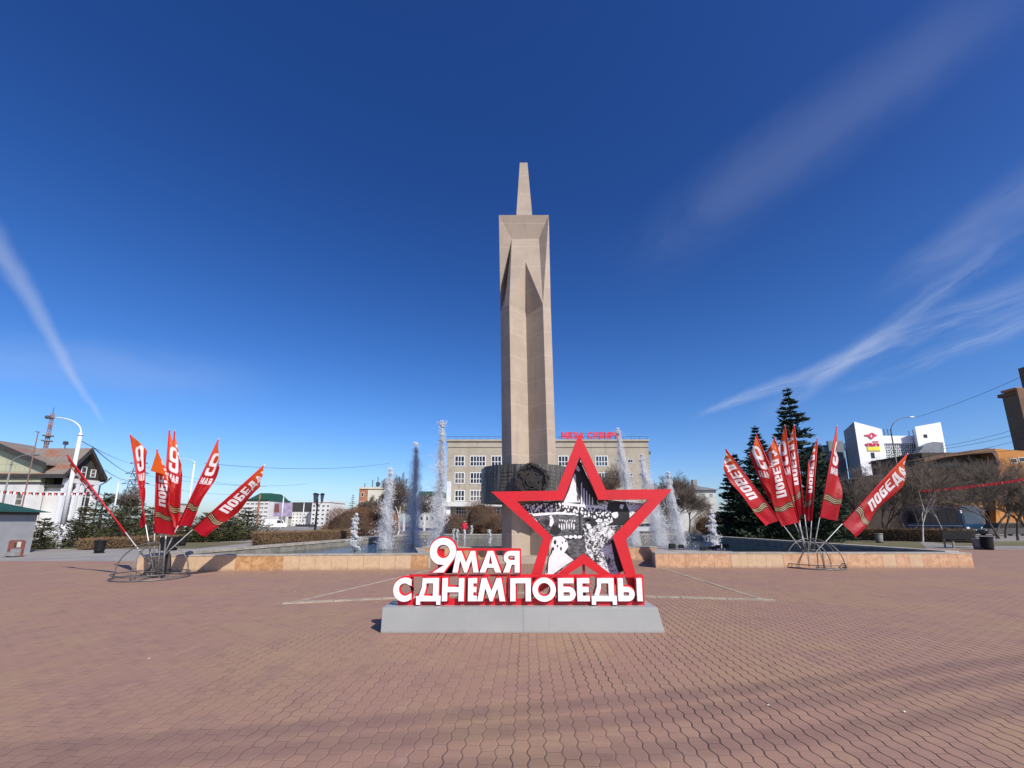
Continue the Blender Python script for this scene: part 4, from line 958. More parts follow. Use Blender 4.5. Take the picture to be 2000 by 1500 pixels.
def segs_mesh(segs, n=4):
    """segments (p0,p1,r0,r1) -> joined thin tubes"""
    S = np.array([(*a, *b, c, d) for a, b, c, d in segs], np.float32); p0, p1 = S[:, 0:3], S[:, 3:6]
    d = p1 - p0; d /= np.linalg.norm(d, axis=1)[:, None] + 1e-9
    ref = np.where(np.abs(d[:, 2:3]) < .9, np.array([[0, 0, 1.]]), np.array([[1., 0, 0]])); a = np.cross(d, ref); a /= np.linalg.norm(a, axis=1)[:, None]; b = np.cross(a, d)
    V = np.empty((len(S), 2 * n, 3), np.float32)
    for k in range(n):
        t = 2 * np.pi * k / n; o = a * np.cos(t) + b * np.sin(t); V[:, k] = p0 + o * S[:, 6:7]; V[:, n + k] = p1 + o * S[:, 7:8]
    F = np.array([[k, (k + 1) % n, n + (k + 1) % n, n + k] for k in range(n)], np.int32)
    return V.reshape(-1, 3), (np.arange(len(S))[:, None, None] * 2 * n + F[None]).reshape(-1, 4)
def bare_tree(name, label, loc, h, seed, spread=.5, trunk_m='bark', twig_m='twig', group=None, levels=5, stems=1, r0=None, twig_r=.010, droop=0.0, split=.30, cat='tree', kids=(3, 4)):
    rg = random.Random(seed); L = Vector(loc); t = thing(name, label, cat, loc, group); big = []; small = []
    def grow(p, d, ln, r, lv):
        nseg = 3 if lv > 1 else 2; q = p
        for i in range(nseg):
            d = (d + Vector((rg.gauss(0, .13), rg.gauss(0, .13), rg.gauss(.02, .08) - droop * (levels - lv) * .05))).normalized(); q2 = q + d * ln / nseg; ra = max(twig_r, r * (1 - .30 * i / nseg)); rb = max(twig_r * .7, r * (1 - .30 * (i + 1) / nseg))
            (big if lv >= levels - 1 else small).append((q, q2, ra, rb))
            if lv > 0 and i > 0:
                for _ in range(rg.choice((1, 2)) if lv < levels else 1):
                    ax = d.orthogonal().normalized(); ax.rotate(Matrix.Rotation(rg.uniform(0, 2 * math.pi), 3, d)); nd = (d * (1 - spread * .55) + ax * spread * rg.uniform(.7, 1.3)).normalized()
                    grow(q2, nd, ln * rg.uniform(.5, .75), rb * .55, lv - 1)
            q = q2
        if lv > 0:
            for _ in range(rg.choice(kids)):
                ax = d.orthogonal().normalized(); ax.rotate(Matrix.Rotation(rg.uniform(0, 2 * math.pi), 3, d)); nd = (d + ax * spread * rg.uniform(.5, 1.2)).normalized()
                grow(q, nd, ln * rg.uniform(.6, .85), r * .58, lv - 1)
    for s_ in range(stems):
        d0 = Vector((0, 0, 1)) if stems == 1 else Vector((rg.gauss(0, .32), rg.gauss(0, .32), 1)).normalized()
        grow(L + Vector((rg.gauss(0, .1), rg.gauss(0, .1), -.02)) * (0 if stems == 1 else 1), d0, h * split, r0 or h * .016, levels)
    hi = max(s_[1].z for s_ in small + big) - L.z; k = h / hi
    sc = lambda g: [(tuple((a - L) * k + L), tuple((b - L) * k + L), c, d) for a, b, c, d in g]
    v, f = segs_mesh(sc(big), 6); link('trunk', np_mesh('trunk', v, f), trunk_m, t)
    v, f = segs_mesh(sc(small), 3); link('crown', np_mesh('crown', v, f), twig_m, t); return t
def twig_mass(name, label, cat, loc, shape, n, seed, m, ln=.35, wd=.010, core=None, group=None, kind=None, updir=.9):
    """a clipped hedge or a dense bush: twigs filling the volume returned by shape(rg, n) round a darker core"""
    rg = np.random.default_rng(seed); t = thing(name, label, cat, loc, group); L = np.array(loc)
    P_, D_ = shape(rg, n); d = D_ * .6 + rg.normal(0, .55, (n, 3)); d[:, 2] += updir * .5; d /= np.linalg.norm(d, axis=1)[:, None]
    V = tri_cloud(P_, d, ln * (.5 + rg.random(n)), wd * (.6 + .8 * rg.random(n)), rg) + L[None, None]
    link('foliage', np_mesh('foliage', V.reshape(-1, 3), np.arange(n * 3).reshape(-1, 3)), m, t)
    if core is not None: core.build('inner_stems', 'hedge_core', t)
    return t
def hedge(a, b, th, h, n, seed, label, m='hedge'):
    a, b = Vector(a), Vector(b); d = b - a; L = d.length; ux = d.normalized(); uy = Vector((-ux.y, ux.x, 0)); c = (a + b) / 2
    def shp(rg, k):
        x = (rg.random(k) - .5) * L; y = (rg.random(k) - .5) * th; z = rg.random(k) ** .75 * h * (.93 + .07 * np.sin(x * 1.7)); face = rg.random(k)
        y = np.where(face < .4, -th / 2 * np.sign(uy.y or 1) + rg.normal(0, .04, k), y); z = np.where(face > .75, h * (.9 + rg.normal(0, .05, k)), z)
        x = np.where((face > .65) & (face < .75), np.sign(rg.random(k) - .5) * L / 2 + rg.normal(0, .04, k), x)
        p = np.stack([x * ux.x + y * uy.x, x * ux.y + y * uy.y, z], 1); return p, np.zeros((k, 3)) + np.array([[0, 0, .3]])
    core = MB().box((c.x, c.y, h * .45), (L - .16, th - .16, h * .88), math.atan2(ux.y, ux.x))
    return twig_mass('hedge', label, 'hedge', (c.x, c.y, 0), shp, n, seed, m, ln=.16, wd=.012, core=core)
def bush(label, loc, rx, ry, h, n, seed, m='willow', name='bush', ln=.45, wd=.012, core_k=.72):
    def shp(rg, k):
        v = rg.normal(size=(k, 3)); v[:, 2] = np.abs(v[:, 2]); v /= np.linalg.norm(v, axis=1)[:, None]; r_ = (.55 + .45 * rg.random(k) ** .5) * (1 + .07 * np.sin(v[:, 0] * 7 + v[:, 1] * 5) + .05 * np.sin(v[:, 2] * 11))
        return np.stack([v[:, 0] * rx * r_, v[:, 1] * ry * r_, v[:, 2] * h * r_ * .93], 1), v
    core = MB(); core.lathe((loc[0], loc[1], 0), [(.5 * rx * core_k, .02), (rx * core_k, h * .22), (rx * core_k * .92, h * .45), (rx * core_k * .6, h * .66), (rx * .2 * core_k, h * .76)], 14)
    return twig_mass(name, label, 'bush', loc, shp, n, seed, m, ln=ln, wd=wd, core=core, updir=.35)

# dark spruces behind the right flags
def at(px, D): v = P(px, 1018, D); return (v.x, D, 0)
def top_h(px, py, D): return P(px, py, D).z
for px, py, D, rd, sd_, lb in ((1537, 757, 34, 3.4, 11, 'tallest dark spruce behind the right flags'), (1474, 832, 33, 2.9, 12, 'mid height dark spruce left of the tallest one'), (1432, 886, 34.5, 2.6, 13, 'shortest dark spruce at the left of the group'), (1592, 862, 37, 2.8, 14, 'dark spruce half hidden at the right of the tallest one'), (1500, 905, 38, 3.0, 19, 'low dark spruce filling the gap behind the left flags of the right stand')):
    b = (P(px, py, D).x, D, 0); spruce('spruce_tree', lb, b, top_h(px, py, D), rd, sd_, group='dark spruces behind the right stand', whorls=34, per=16, dens=2.2, fat=1.45)
# olive conifers at the left
for px, py, D, rd, sd_, lb in ((205, 962, 31, 2.3, 21, 'olive conifer left of the furled flag'), (258, 972, 33, 2.2, 22, 'olive conifer behind the narrow folded flag'), (165, 990, 29, 1.5, 23, 'low olive conifer beside the big white lamp post'), (88, 1012, 27, 1.3, 24, 'small olive conifer beside the green roofed kiosk'), (445, 993, 38, 2.6, 25, 'olive conifer under the right leaning ПОБЕДА flag'), (487, 990, 41, 2.6, 26, 'olive conifer left of the brown hedge'), (410, 1000, 36, 2.0, 27, 'low olive conifer behind the left stand, right side'), (300, 990, 36, 2.2, 28, 'olive conifer hidden behind the dark banner'), (360, 1000, 36, 2.0, 29, 'olive conifer behind the flag reading 9 МАЯ'), (234, 1000, 29.5, 1.6, 33, 'lowest olive conifer in front of the pair left of the stand')):
    spruce('conifer', lb, (P(px, py, D).x, D, 0), top_h(px, py, D), rd, sd_, m='juniper', whorls=15, per=11, z0=.03, pw=.6, group='olive conifers on the left lawn', up=.5, dens=1.2)
spruce('cypress_tree', 'narrow dark cypress rising behind the round russet bush', at(686, 75), top_h(686, 966, 75), 1.6, 31, whorls=18, per=8)
# hedges and bushes
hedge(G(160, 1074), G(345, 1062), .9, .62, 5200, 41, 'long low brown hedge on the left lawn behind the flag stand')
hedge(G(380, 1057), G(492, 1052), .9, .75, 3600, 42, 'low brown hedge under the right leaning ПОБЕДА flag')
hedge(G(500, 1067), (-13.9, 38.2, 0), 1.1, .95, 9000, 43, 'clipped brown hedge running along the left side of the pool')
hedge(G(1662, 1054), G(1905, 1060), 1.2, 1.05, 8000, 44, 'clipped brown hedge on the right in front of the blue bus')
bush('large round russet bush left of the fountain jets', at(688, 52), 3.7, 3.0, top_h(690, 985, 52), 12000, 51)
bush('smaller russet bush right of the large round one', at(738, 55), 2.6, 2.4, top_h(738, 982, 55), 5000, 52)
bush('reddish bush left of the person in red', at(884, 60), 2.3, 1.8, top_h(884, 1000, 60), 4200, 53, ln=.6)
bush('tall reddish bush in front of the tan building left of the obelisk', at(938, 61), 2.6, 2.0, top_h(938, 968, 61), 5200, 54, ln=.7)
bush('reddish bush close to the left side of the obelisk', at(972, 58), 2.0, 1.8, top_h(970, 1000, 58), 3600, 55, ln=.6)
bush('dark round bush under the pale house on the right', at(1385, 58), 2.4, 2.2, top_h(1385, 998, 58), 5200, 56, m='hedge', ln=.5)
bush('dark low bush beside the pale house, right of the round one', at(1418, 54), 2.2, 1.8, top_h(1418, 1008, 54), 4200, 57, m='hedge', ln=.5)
for i, px in enumerate((1395, 1440, 1475, 1510)):
    bush(['low brown ground shrub at the foot of the shortest spruce', 'low brown ground shrub behind the short right jet', 'low brown ground shrub under the mid height spruce', 'low brown ground shrub behind the left flags of the right stand'][i], at(px, 36 + i * .4), 1.2, .7, .75, 1500, 58 + i, m='hedge', ln=.3)
# bare trees
BT = [('bare birch between the white plume and the grey jet', 782, 922, 50, .35, 'birch', 'twig', 71), ('bare tree behind the grey shaded jet', 812, 955, 62, .45, 'bark', 'twig', 72), ('thin bare birch left of the tall left jet', 768, 960, 56, .3, 'birch', 'twig', 70),
      ('bare tree in front of the right end of the tan building', 1190, 902, 60, .45, 'bark', 'twig', 73), ('bare tree just right of the tan building', 1287, 915, 60, .5, 'bark', 'twig', 74), ('bare tree between the slanting jet and the pale house', 1338, 935, 66, .5, 'bark', 'twig', 75), ('bare tree in front of the pale house wall', 1310, 950, 52, .5, 'bark', 'twig_dark', 76),
      ('bare tree far left behind the pylon', 235, 945, 70, .45, 'bark', 'twig', 77), ('bare tree left of the orange roofed house', 722, 965, 62, .4, 'bark', 'twig', 93)]
for lb, px, py, D, spd, tm, wm, sd_ in BT: bare_tree('bare_tree', lb, (P(px, py, D).x, D, 0), top_h(px, py, D), sd_, spd, tm, wm, group='bare trees beyond the pool', levels=5, twig_r=.012)
RT = [(1660, 905, 46, 81, 'bark', 'twig_dark', 'bare tree below the left white tower'), (1700, 880, 50, 82, 'bark', 'twig', 'bare tree below the red and yellow sign'), (1752, 905, 44, 83, 'bark', 'twig_dark', 'bare tree behind the far right leaning flag'), (1835, 882, 64, 85, 'bark', 'twig_dark', 'bare tree left of the brown overhanging roof'),
      (1880, 890, 62.5, 86, 'bark', 'twig', 'bare tree in front of the brown overhanging roof'), (1930, 895, 44, 87, 'bark', 'twig_dark', 'bare tree near the right picture edge, pale crown'), (1975, 885, 47, 88, 'bark', 'twig', 'bare tree below the umber tower'), (1918, 925, 43, 89, 'bark', 'twig_dark', 'bare tree above the litter bin'), (1965, 950, 39, 90, 'bark', 'twig_dark', 'low bare tree below the umber tower'), (1620, 930, 50, 91, 'bark', 'twig_dark', 'bare tree behind the upright 9 МАЯ flag on the right')]
for px, py, D, sd_, tm, wm, lb in RT: bare_tree('bare_tree', lb, (P(px, py, D).x, D, 0), top_h(px, py, D), sd_, .36, tm, wm, group='bare trees on the right', levels=5, twig_r=.0085, split=.30, kids=(2, 3), stems=(1, 3, 2)[sd_ % 3], r0=.10)
for px0, py0, px, py, D, sd_, lb in ((1784, 1030, 1775, 905, 36, 95, 'slim white birch standing behind the right hedge'), (1832, 1012, 1812, 880, 45, 96, 'leaning white birch right of the slim one')):
    b = (P(px, py, D).x, D, 0); t = bare_tree('birch_tree', lb, b, top_h(px, py, D), sd_, .5, 'birch', 'twig', group='birches on the right', levels=4, r0=.07, split=.42, droop=.5, twig_r=.007)

# ------------------------------------------------------------------ buildings
def window(par, c, u, w_, h_, nx=2, nz=2, fr=.09, m='window_white', g='glass', proud=.06, name='window', rows=None):
    """one window on a wall: c centre on the wall face, u horizontal unit direction (outward normal is to the right of u turned back)"""
    c, u = Vector(c), Vector(u).normalized(); n = Vector((u.y, -u.x, 0)); mb = MB()
    def bar(a0, a1, b0, b1, d0, d1, mb_):
        p = [c + u * a0 + Vector((0, 0, b0)) + n * d0, c + u * a1 + Vector((0, 0, b0)) + n * d0, c + u * a1 + Vector((0, 0, b1)) + n * d0, c + u * a0 + Vector((0, 0, b1)) + n * d0]
        mb_.prism(p, n * (d1 - d0))
    W, H = w_ / 2, h_ / 2
    bar(-W, W, H - fr, H, .003, proud, mb); bar(-W, W, -H, -H + fr, .003, proud, mb); bar(-W, -W + fr, -H + fr, H - fr, .003, proud, mb); bar(W - fr, W, -H + fr, H - fr, .003, proud, mb)
    xs = [-W + fr + (2 * W - 2 * fr) * i / nx for i in range(1, nx)]
    for x in xs: bar(x - fr * .4, x + fr * .4, -H + fr, H - fr, .004, proud - .01, mb)
    zs_ = rows if rows is not None else [i / nz for i in range(1, nz)]
    xe = [-W + fr] + xs + [W - fr]
    for q_ in zs_:
        z = -H + fr + (2 * H - 2 * fr) * q_
        for i in range(len(xe) - 1): bar(xe[i] + (fr * .4 if i else 0), xe[i + 1] - (fr * .4 if i < len(xs) else 0), z - fr * .4, z + fr * .4, .004, proud - .012, mb)
    if g == 'glass' and m == 'window_white': g = RNG.choice(('glass', 'glass', 'glass', 'glass_blue', 'curtain'))
    f = mb.build(name, m, par); pm = MB(); bar(-W + fr * .5, W - fr * .5, -H + fr * .5, H - fr * .5, .006, .018, pm); pm.build('pane', g, f)
    return f
def block(name, label, cat, x0, x1, y0, y1, ztop, wall_m, roof_m='roof_grey', parapet=.35, group=None, z0=-.4):
    t = thing(name, label, cat, ((x0 + x1) / 2, (y0 + y1) / 2, 0), group)
    MB().lohi((x0, y0, z0), (x1, y1, ztop)).build('wall', wall_m, t)
    mb = MB(); mb.lohi((x0 - .25, y0 - .25, ztop + .002), (x1 + .25, y1 + .25, ztop + parapet)); mb.build('roof', roof_m, t)
    return t
X1 = (1, 0, 0)
# the long tan building behind the obelisk
D = 80.0
x0, x1 = P(872, 950, D).x, P(1271, 950, D).x; zt = P(1100, 862, D).z
tan = block('tan_building', 'long four storey tan rendered building with white grid windows and red roof letters', 'building', x0, x1, D, D + 16, zt, 'fur_wall', 'fur_wall', .35)
def wpx(par, xa, xb, ya, yb, D, **k):
    a, b = P(xa, yb, D), P(xb, ya, D); return window(par, ((a.x + b.x) / 2, D, (a.z + b.z) / 2), X1, b.x - a.x, b.z - a.z, **k)
colsx = [(887.5, 908, 3), (917.5, 949, 5), (959, 980, 3), (990, 1012, 3), (1020, 1042, 3), (1050, 1072, 3), (1090, 1110, 3), (1122, 1146, 4), (1163, 1187, 4)]
for ya, yb in ((890, 911), (922.5, 945), (957, 979)):
    for xa, xb, nn_ in colsx: wpx(tan, xa, xb, ya, yb, D, nx=nn_, rows=[.42], fr=.15)
for xa, xb in ((1204, 1214), (1226, 1236), (1248, 1256)):
    for ya, yb in ((897, 904), (924, 931), (958, 966)): wpx(tan, xa, xb, ya, yb, D, nx=2, nz=1, fr=.07)
for xa, xb in ((890, 912), (922, 945), (955, 985), (1090, 1120), (1160, 1190)): wpx(tan, xa, xb, 990, 1012, D, nx=4, nz=3, fr=.09)
mb = MB(); za, zb = P(900, 989, D - 2).z, P(900, 980, D - 2).z; mb.lohi((P(775, 985, D).x, D - 2.2, za), (P(1010, 985, D).x, D - .02, zb)); mb.build('canopy', 'white_wall', tan)
mb = MB()
for px in (790, 830, 868): x = P(px, 1000, D - 2).x; mb.lohi((x - .15, D - 2.0, -.3), (x + .15, D - 1.7, za))
mb.build('canopy_post', 'white_wall', tan)
mb = MB(); zc2 = P(900, 872, D).z; mb.lohi((x0 - .12, D - .12, zc2 - .15), (x1 + .12, D - .003, zc2)); mb.build('cornice', 'fur_wall', tan)
mb = MB()
for i in range(26): x = x0 + (x1 - x0) * i / 25; mb.tube([(x, D + .3, zt + .3), (x, D + .3, zt + .95)], .03, 4)
mb.tube([(x0, D + .3, zt + .95), (x1, D + .3, zt + .95)], .03, 4); mb.build('roof_railing', 'steel_dark', tan)
mb = MB()
for dz, dy_ in ((2.0, 1.2), (3.6, 2.5), (5.2, 4)): mb.box((x1 + .35, D + dy_, zt - dz), (.7, .5, .5))
mb.build('air_conditioner', 'steel_dark', tan)
o = MB().box((P(877, 950, D - 1.5).x, D - 1.5, 4.6), (.75, .3, P(877, 920, D - 1.5).z - 2.4)).box((P(877, 950, D - 1.5).x, D - 1.5, 1.3), (.12, .12, 3.4)).build('banner_pole', 'white_metal', org=(P(877, 950, D - 1.5).x, D - 1.5, 0)); tag(o, 'tall narrow white banner sign at the left corner of the tan building', 'banner')
# roof letters
txt = 'МЕХА СИБИРИ'; xa, xb = P(1097, 850, D).x, P(1213, 850, D).x; za, zb = P(1150, 856, D).z, P(1150, 843, D).z; h_ = zb - za
lo, wd = text_loops(txt, h_, .86, .27, .16, .9, {'М': 1.15}); k = (xb - xa) / wd
rs = thing('roof_sign', 'red letters standing on the roof of the tan building', 'roof sign', ((xa + xb) / 2, D + .4, zt + .3))
link('lettering', upright(flat_mesh([[(xa + a * k, za + b) for a, b in l] for l in lo], extrude=.10), (0, D + .4, 0)), 'pink', rs)
mb = MB()
for i in range(12): x = xa + (xb - xa) * i / 11; mb.box((x, D + .6, (zt + .35 + zb) / 2), (.06, .06, zb - zt - .35))
mb.box(((xa + xb) / 2, D + .56, za + h_ * .3), (xb - xa, .05, .05)); mb.box(((xa + xb) / 2, D + .56, za + h_ * .75), (xb - xa, .05, .05)); mb.build('support_frame', 'steel_dark', rs)

# pale house on the right of the pool
D = 78; ph = thing('pale_house', 'pale grey two storey house with a low grey roof right of the jets', 'house', (P(1370, 1000, D).x, D + 4, 0))
x0, x1 = P(1322, 1000, D).x, P(1402, 1000, D).x; zt = P(1360, 957, D).z
MB().lohi((x0, D, -.3), (x1, D + 9, zt)).build('wall', 'pale_wall', ph)
mb = MB(); zr = P(1360, 944, D + 3).z; mb.add([(x0 - .5, D - .5, zt + .003), (x1 + .5, D - .5, zt + .003), (x1 + .5, D + 9.5, zt + .003), (x0 - .5, D + 9.5, zt + .003), (x0 + 3, D + 4.5, zr), (x1 - 3.4, D + 4.5, zr)], [(0, 1, 5, 4), (1, 2, 5), (2, 3, 4, 5), (3, 0, 4), (3, 2, 1, 0)])
rf = mb.build('roof', 'roof_grey', ph); MB().box((P(1352, 950, D + 4).x, D + 3, zr + .1), (.8, .8, 1.1)).build('chimney', 'stone_grey', rf)
for xa, xb, ya, yb in ((1372, 1378, 964, 971), (1374, 1380, 982, 988), (1340, 1346, 964, 971), (1386, 1392, 964, 971)): wpx(ph, xa, xb, ya, yb, D, nx=2, nz=2, fr=.06)

# white modern office with two slanted towers
D = 92.0
wo = thing('white_office', 'white modern office with two slanted towers and a red and yellow sign', 'building', (P(1730, 1000, D).x, D + 8, 0))
def slant(xa, xb, yta, ytb, D, dep, wm, left_m=None):
    a, b = P(xa, yta, D), P(xb, ytb, D); mb = MB()
    mb.add([(a.x, D, -.3), (b.x, D, -.3), (b.x, D, b.z), (a.x, D, a.z), (a.x + .9, D + dep, -.3), (b.x, D + dep, -.3), (b.x, D + dep, b.z), (a.x + .9, D + dep, a.z - 1.2)], [(0, 1, 2, 3), (1, 5, 6, 2), (3, 2, 6, 7), (5, 4, 7, 6)], 0)
    mb.add([(a.x, D, -.3), (a.x, D, a.z), (a.x + .9, D + dep, a.z - 1.2), (a.x + .9, D + dep, -.3)], [(0, 1, 2, 3)], 1)
    mb.build('tower', [wm, left_m or wm], wo); return a, b
def upr(px, py, D): return P(px, py, D)
# tower feet in the photo lean outwards from perspective: columns are traced near the top
slant(1668, 1722, 823.5, 838, D, 4.5, 'white_panel', 'grey_panel')
slant(1787, 1837, 833.5, 824.5, D, 1.6, 'white_panel')
a, b = P(1612, 861, D + 8), P(1640, 861, D + 8); MB().lohi((a.x + .6, D + 8, -.3), (P(1652, 900, D + 8).x, D + 8.6, a.z)).build('side_wing', 'grey_panel', wo)
a, b = P(1712, 853, D + 2), P(1795, 851, D + 2); MB().lohi((a.x, D + 2, P(1760, 866, D + 2).z), (b.x, D + 12, b.z)).build('parapet', 'white_panel', wo)
MB().lohi((a.x, D + 2.3, -.3), (b.x, D + 11.5, P(1760, 866, D + 2).z - .004)).build('core_wall', 'grey_panel', wo)
for r_ in range(7):
    for c_ in range(5):
        pa, pb = P(1728 + c_ * 12.6, 867.5 + r_ * 10, D + 2.3), P(1728 + c_ * 12.6 + 11.6, 876 + r_ * 10, D + 2.3)
        window(wo, ((pa.x + pb.x) / 2, D + 2.3, (pa.z + pb.z) / 2), X1, pb.x - pa.x, pa.z - pb.z, nx=2, nz=2, fr=.12, g='glass_blue')
for xa, xb, ya, yb in ((1702, 1707, 884, 895), (1704, 1710, 902, 911), (1697, 1700, 903, 906), (1715, 1718, 902, 906)): wpx(wo, xa, xb, ya, yb, D - .0, nx=1, nz=2, fr=.06, m='black')
for xa, xb, ya, yb in ((1804.5, 1810, 848.5, 855), ): wpx(wo, xa, xb, ya, yb, D, nx=1, nz=1, fr=.1, m='black')
mb = MB(); pz = [P(1795, 883, D - 1.5), P(1805, 871, D - 1.5), P(1822, 863, D - 1.5), P(1842, 864, D - 1.5), P(1846, 900, D - 1.5), P(1793, 900, D - 1.5)]
mb.prism(pz, (0, 1.49, 0)); mb.build('dark_annex', 'grey_panel', wo)
mb = MB(); c = P(1647, 868, D + 5); mb.lathe((c.x, D + 12.5, -.3), [(4.2, 0), (4.2, c.z + .3), (4.0, c.z + .8)], 24); mb.build('round_stair', 'glass_blue', wo)
mb = MB()
for px in (1728, 1735, 1741, 1776, 1784): v = P(px, 850, D + 5); mb.tube([(v.x, v.y, v.z - .6), (v.x, v.y, v.z + RNG.uniform(.8, 1.8))], .08, 5)
mb.build('roof_aerial', 'steel_dark', wo)
# the sign: red winged disc, red letters and a yellow line
ys = D - .10
def signpoly(lst, m_, y=ys, ex=.04): return link('sign_mark', upright(flat_mesh([[(lambda v: (v.x, v.z))(P(x, y_, D)) for x, y_ in l] for l in lst], extrude=ex), (0, y, 0)), m_, wo)
signpoly([[(1687.5, 849.5), (1697, 848), (1699, 846), (1702, 845), (1706, 846.5), (1708, 848.5), (1712.5, 849.5), (1711, 852), (1707.5, 853), (1704, 857), (1701, 858), (1697.5, 855), (1694.5, 852.5), (1688.5, 851.5)], [(1699.5, 853.2), (1701.5, 854.5), (1705, 852), (1703.5, 850.5), (1706, 849), (1703, 847.8), (1700, 849.5)]], 'pink')
a, b = P(1690, 872, D), P(1717, 865.5, D); lo, wd = text_loops('ЧЕЛЯР'.replace('Ч', 'Х').replace('Л', 'П'), 1, .8, .25, .12, .9)
lo = []; xq = 0
marks = [[(0, .4), (.35, .25), (.35, 0), (.55, 0), (.55, .8), (.35, .8), (.35, .45), (.2, .5), (.2, .8), (0, .8)], glyph('Е', .6, .2), glyph('П', .6, .2), glyph('Ы', .9, .2), glyph('Р', .6, .2), glyph('М', .8, .2)]
for mk in marks:
    mk = mk if isinstance(mk[0], list) else [mk]
    for l in mk: lo.append([(xq + p, q_) for p, q_ in l])
    xq += max(p for l in mk for p, q_ in l) + .14
kx, kz = (b.x - a.x) / xq, b.z - a.z
link('sign_mark', upright(flat_mesh([[(a.x + p * kx, a.z + q_ * kz) for p, q_ in l] for l in lo], extrude=.04), (0, ys, 0)), 'pink', wo)
mb = MB()
for xa, xb, ya, yb in ((1694, 1697.5, 873, 879), (1699, 1703.5, 873.5, 879), (1705, 1709, 873, 879), (1710.5, 1718, 872.5, 879), (1694, 1719, 880.2, 881.2)):
    p, q2 = P(xa, yb, D), P(xb, ya, D); mb.lohi((p.x, ys - .04, p.z), (q2.x, ys + .04, q2.z))
mb.build('sign_mark', 'yellow', wo)
mb = MB()
for xa, xb in ((1704, 1708), (1709, 1715)): p, q2 = P(xa, 863.6, D), P(xb, 861.8, D); mb.lohi((p.x, ys - .03, p.z), (q2.x, ys + .03, q2.z))
mb.build('sign_mark', 'pink', wo)

# low building with a brown overhanging roof and an orange end wall
D = 66.0
bo = thing('brown_building', 'low building with a brown overhanging roof hood and bright orange end wall', 'building', (P(1910, 1000, D).x, D + 6, 0))
xa, xb = P(1822, 900, D).x, P(1955, 900, D).x; za, zb = P(1840, 900, D).z, P(1930, 876, D).z
mb = MB(); L_ = [P(1805, 896, D), P(1850, 886, D), P(1900, 879, D), P(1932, 875.5, D), P(1943, 878, D), P(1949, 886, D), P(1955, 910, D), P(1950, 910, D), P(1944, 892, D), P(1938, 884, D), P(1900, 886, D), P(1850, 892, D), P(1806, 902, D)]
mb.prism(L_, (0, 3.2, 0)); mb.build('roof_hood', 'brown_wall', bo)
MB().lohi((P(1812, 950, D + 2).x, D + 2, -.3), (P(1945, 950, D + 2).x, D + 12, P(1900, 884, D + 2).z)).build('wall', 'hood_dark', bo)
MB().prism([P(1946, 1035, D + 1), P(2060, 1035, D + 1), P(2060, 884, D + 1), P(1990, 880, D + 1), P(1943, 876, D + 1)], (0, 10, 0)).build('end_wall', 'orange_wall', bo)
MB().lohi((P(1822, 950, D - 2).x, D - .5, P(1850, 991, D).z), (P(1905, 950, D).x, D + 1.9, P(1850, 981, D).z)).build('fascia', 'orange_wall', bo)
MB().prism([P(1676, 1035, D - 1), P(1821, 1035, D - 1), P(1821, 926, D - 1), P(1740, 923, D - 1), P(1676, 935, D - 1)], (0, 5, 0)).build('low_annexe', 'hood_dark', bo)
for px in range(1826, 1940, 16): a, b = P(px, 1026, D + 2), P(px + 13, 996, D + 2); window(bo, ((a.x + b.x) / 2, D + 2, (a.z + b.z) / 2), X1, b.x - a.x, b.z - a.z, nx=2, nz=1, fr=.12, m='brown_wall', g='glass')
for px in range(1830, 1935, 22): a, b = P(px, 930, D + 2), P(px + 17, 903, D + 2); window(bo, ((a.x + b.x) / 2, D + 2, (a.z + b.z) / 2), X1, b.x - a.x, b.z - a.z, nx=3, nz=2, fr=.12, m='brown_wall', g='glass')
for px, py in ((1974, 895), (1990, 893)): a, b = P(px, py + 10, D + 1), P(px + 11, py, D + 1); window(bo, ((a.x + b.x) / 2, D + 1, (a.z + b.z) / 2), X1, b.x - a.x, b.z - a.z, nx=1, nz=1, fr=.1, m='cream_wall', g='glass')

# umber tower at the right edge
D = 88.0; ut = thing('tower_block', 'tall umber apartment tower cut off by the right picture edge', 'building', (P(2040, 900, D).x, D + 8, 0))
a = P(1957.5, 777, D + 9); MB().lohi((a.x, D, -.3), (a.x + 30, D + 9, a.z)).build('wall', 'tower_wall', ut)
MB().lohi((a.x - .5, D - .5, a.z + .003), (a.x + 30.5, D + 9.5, a.z + .8)).build('roof', 'brown_wall', ut)
b = P(1988, 720, D + 8); MB().lohi((b.x, D + 3, a.z + .8), (b.x + 24, D + 8, b.z)).build('upper_storey', 'tower_wall', ut)
MB().lohi((P(1967, 770, D + 8).x, D + 5, a.z + .81), (P(1986, 770, D + 5).x, D + 8, P(1970, 759, D + 6).z)).build('roof_cabin', 'brick_orange', ut)
MB().lohi((P(1988, 780, D).x, D - .25, 2), (P(1988, 780, D).x + 2.2, D - .003, a.z - .5)).build('pilaster', 'brown_wall', ut)
for r_ in range(7):
    for c_ in range(2):
        window(ut, (P(1988, 780, D).x + 4.2 + c_ * 4, D, a.z - 2.2 - r_ * 3.1), X1, 1.9, 1.7, nx=2, nz=1, fr=.1, g='glass')
for r_ in range(2):
    for c_ in range(2): window(ut, (b.x + 1.8 + c_ * 3, D + 3, b.z - 2 - r_ * 2.8), X1, 1.6, 1.5, nx=2, nz=1, fr=.1)

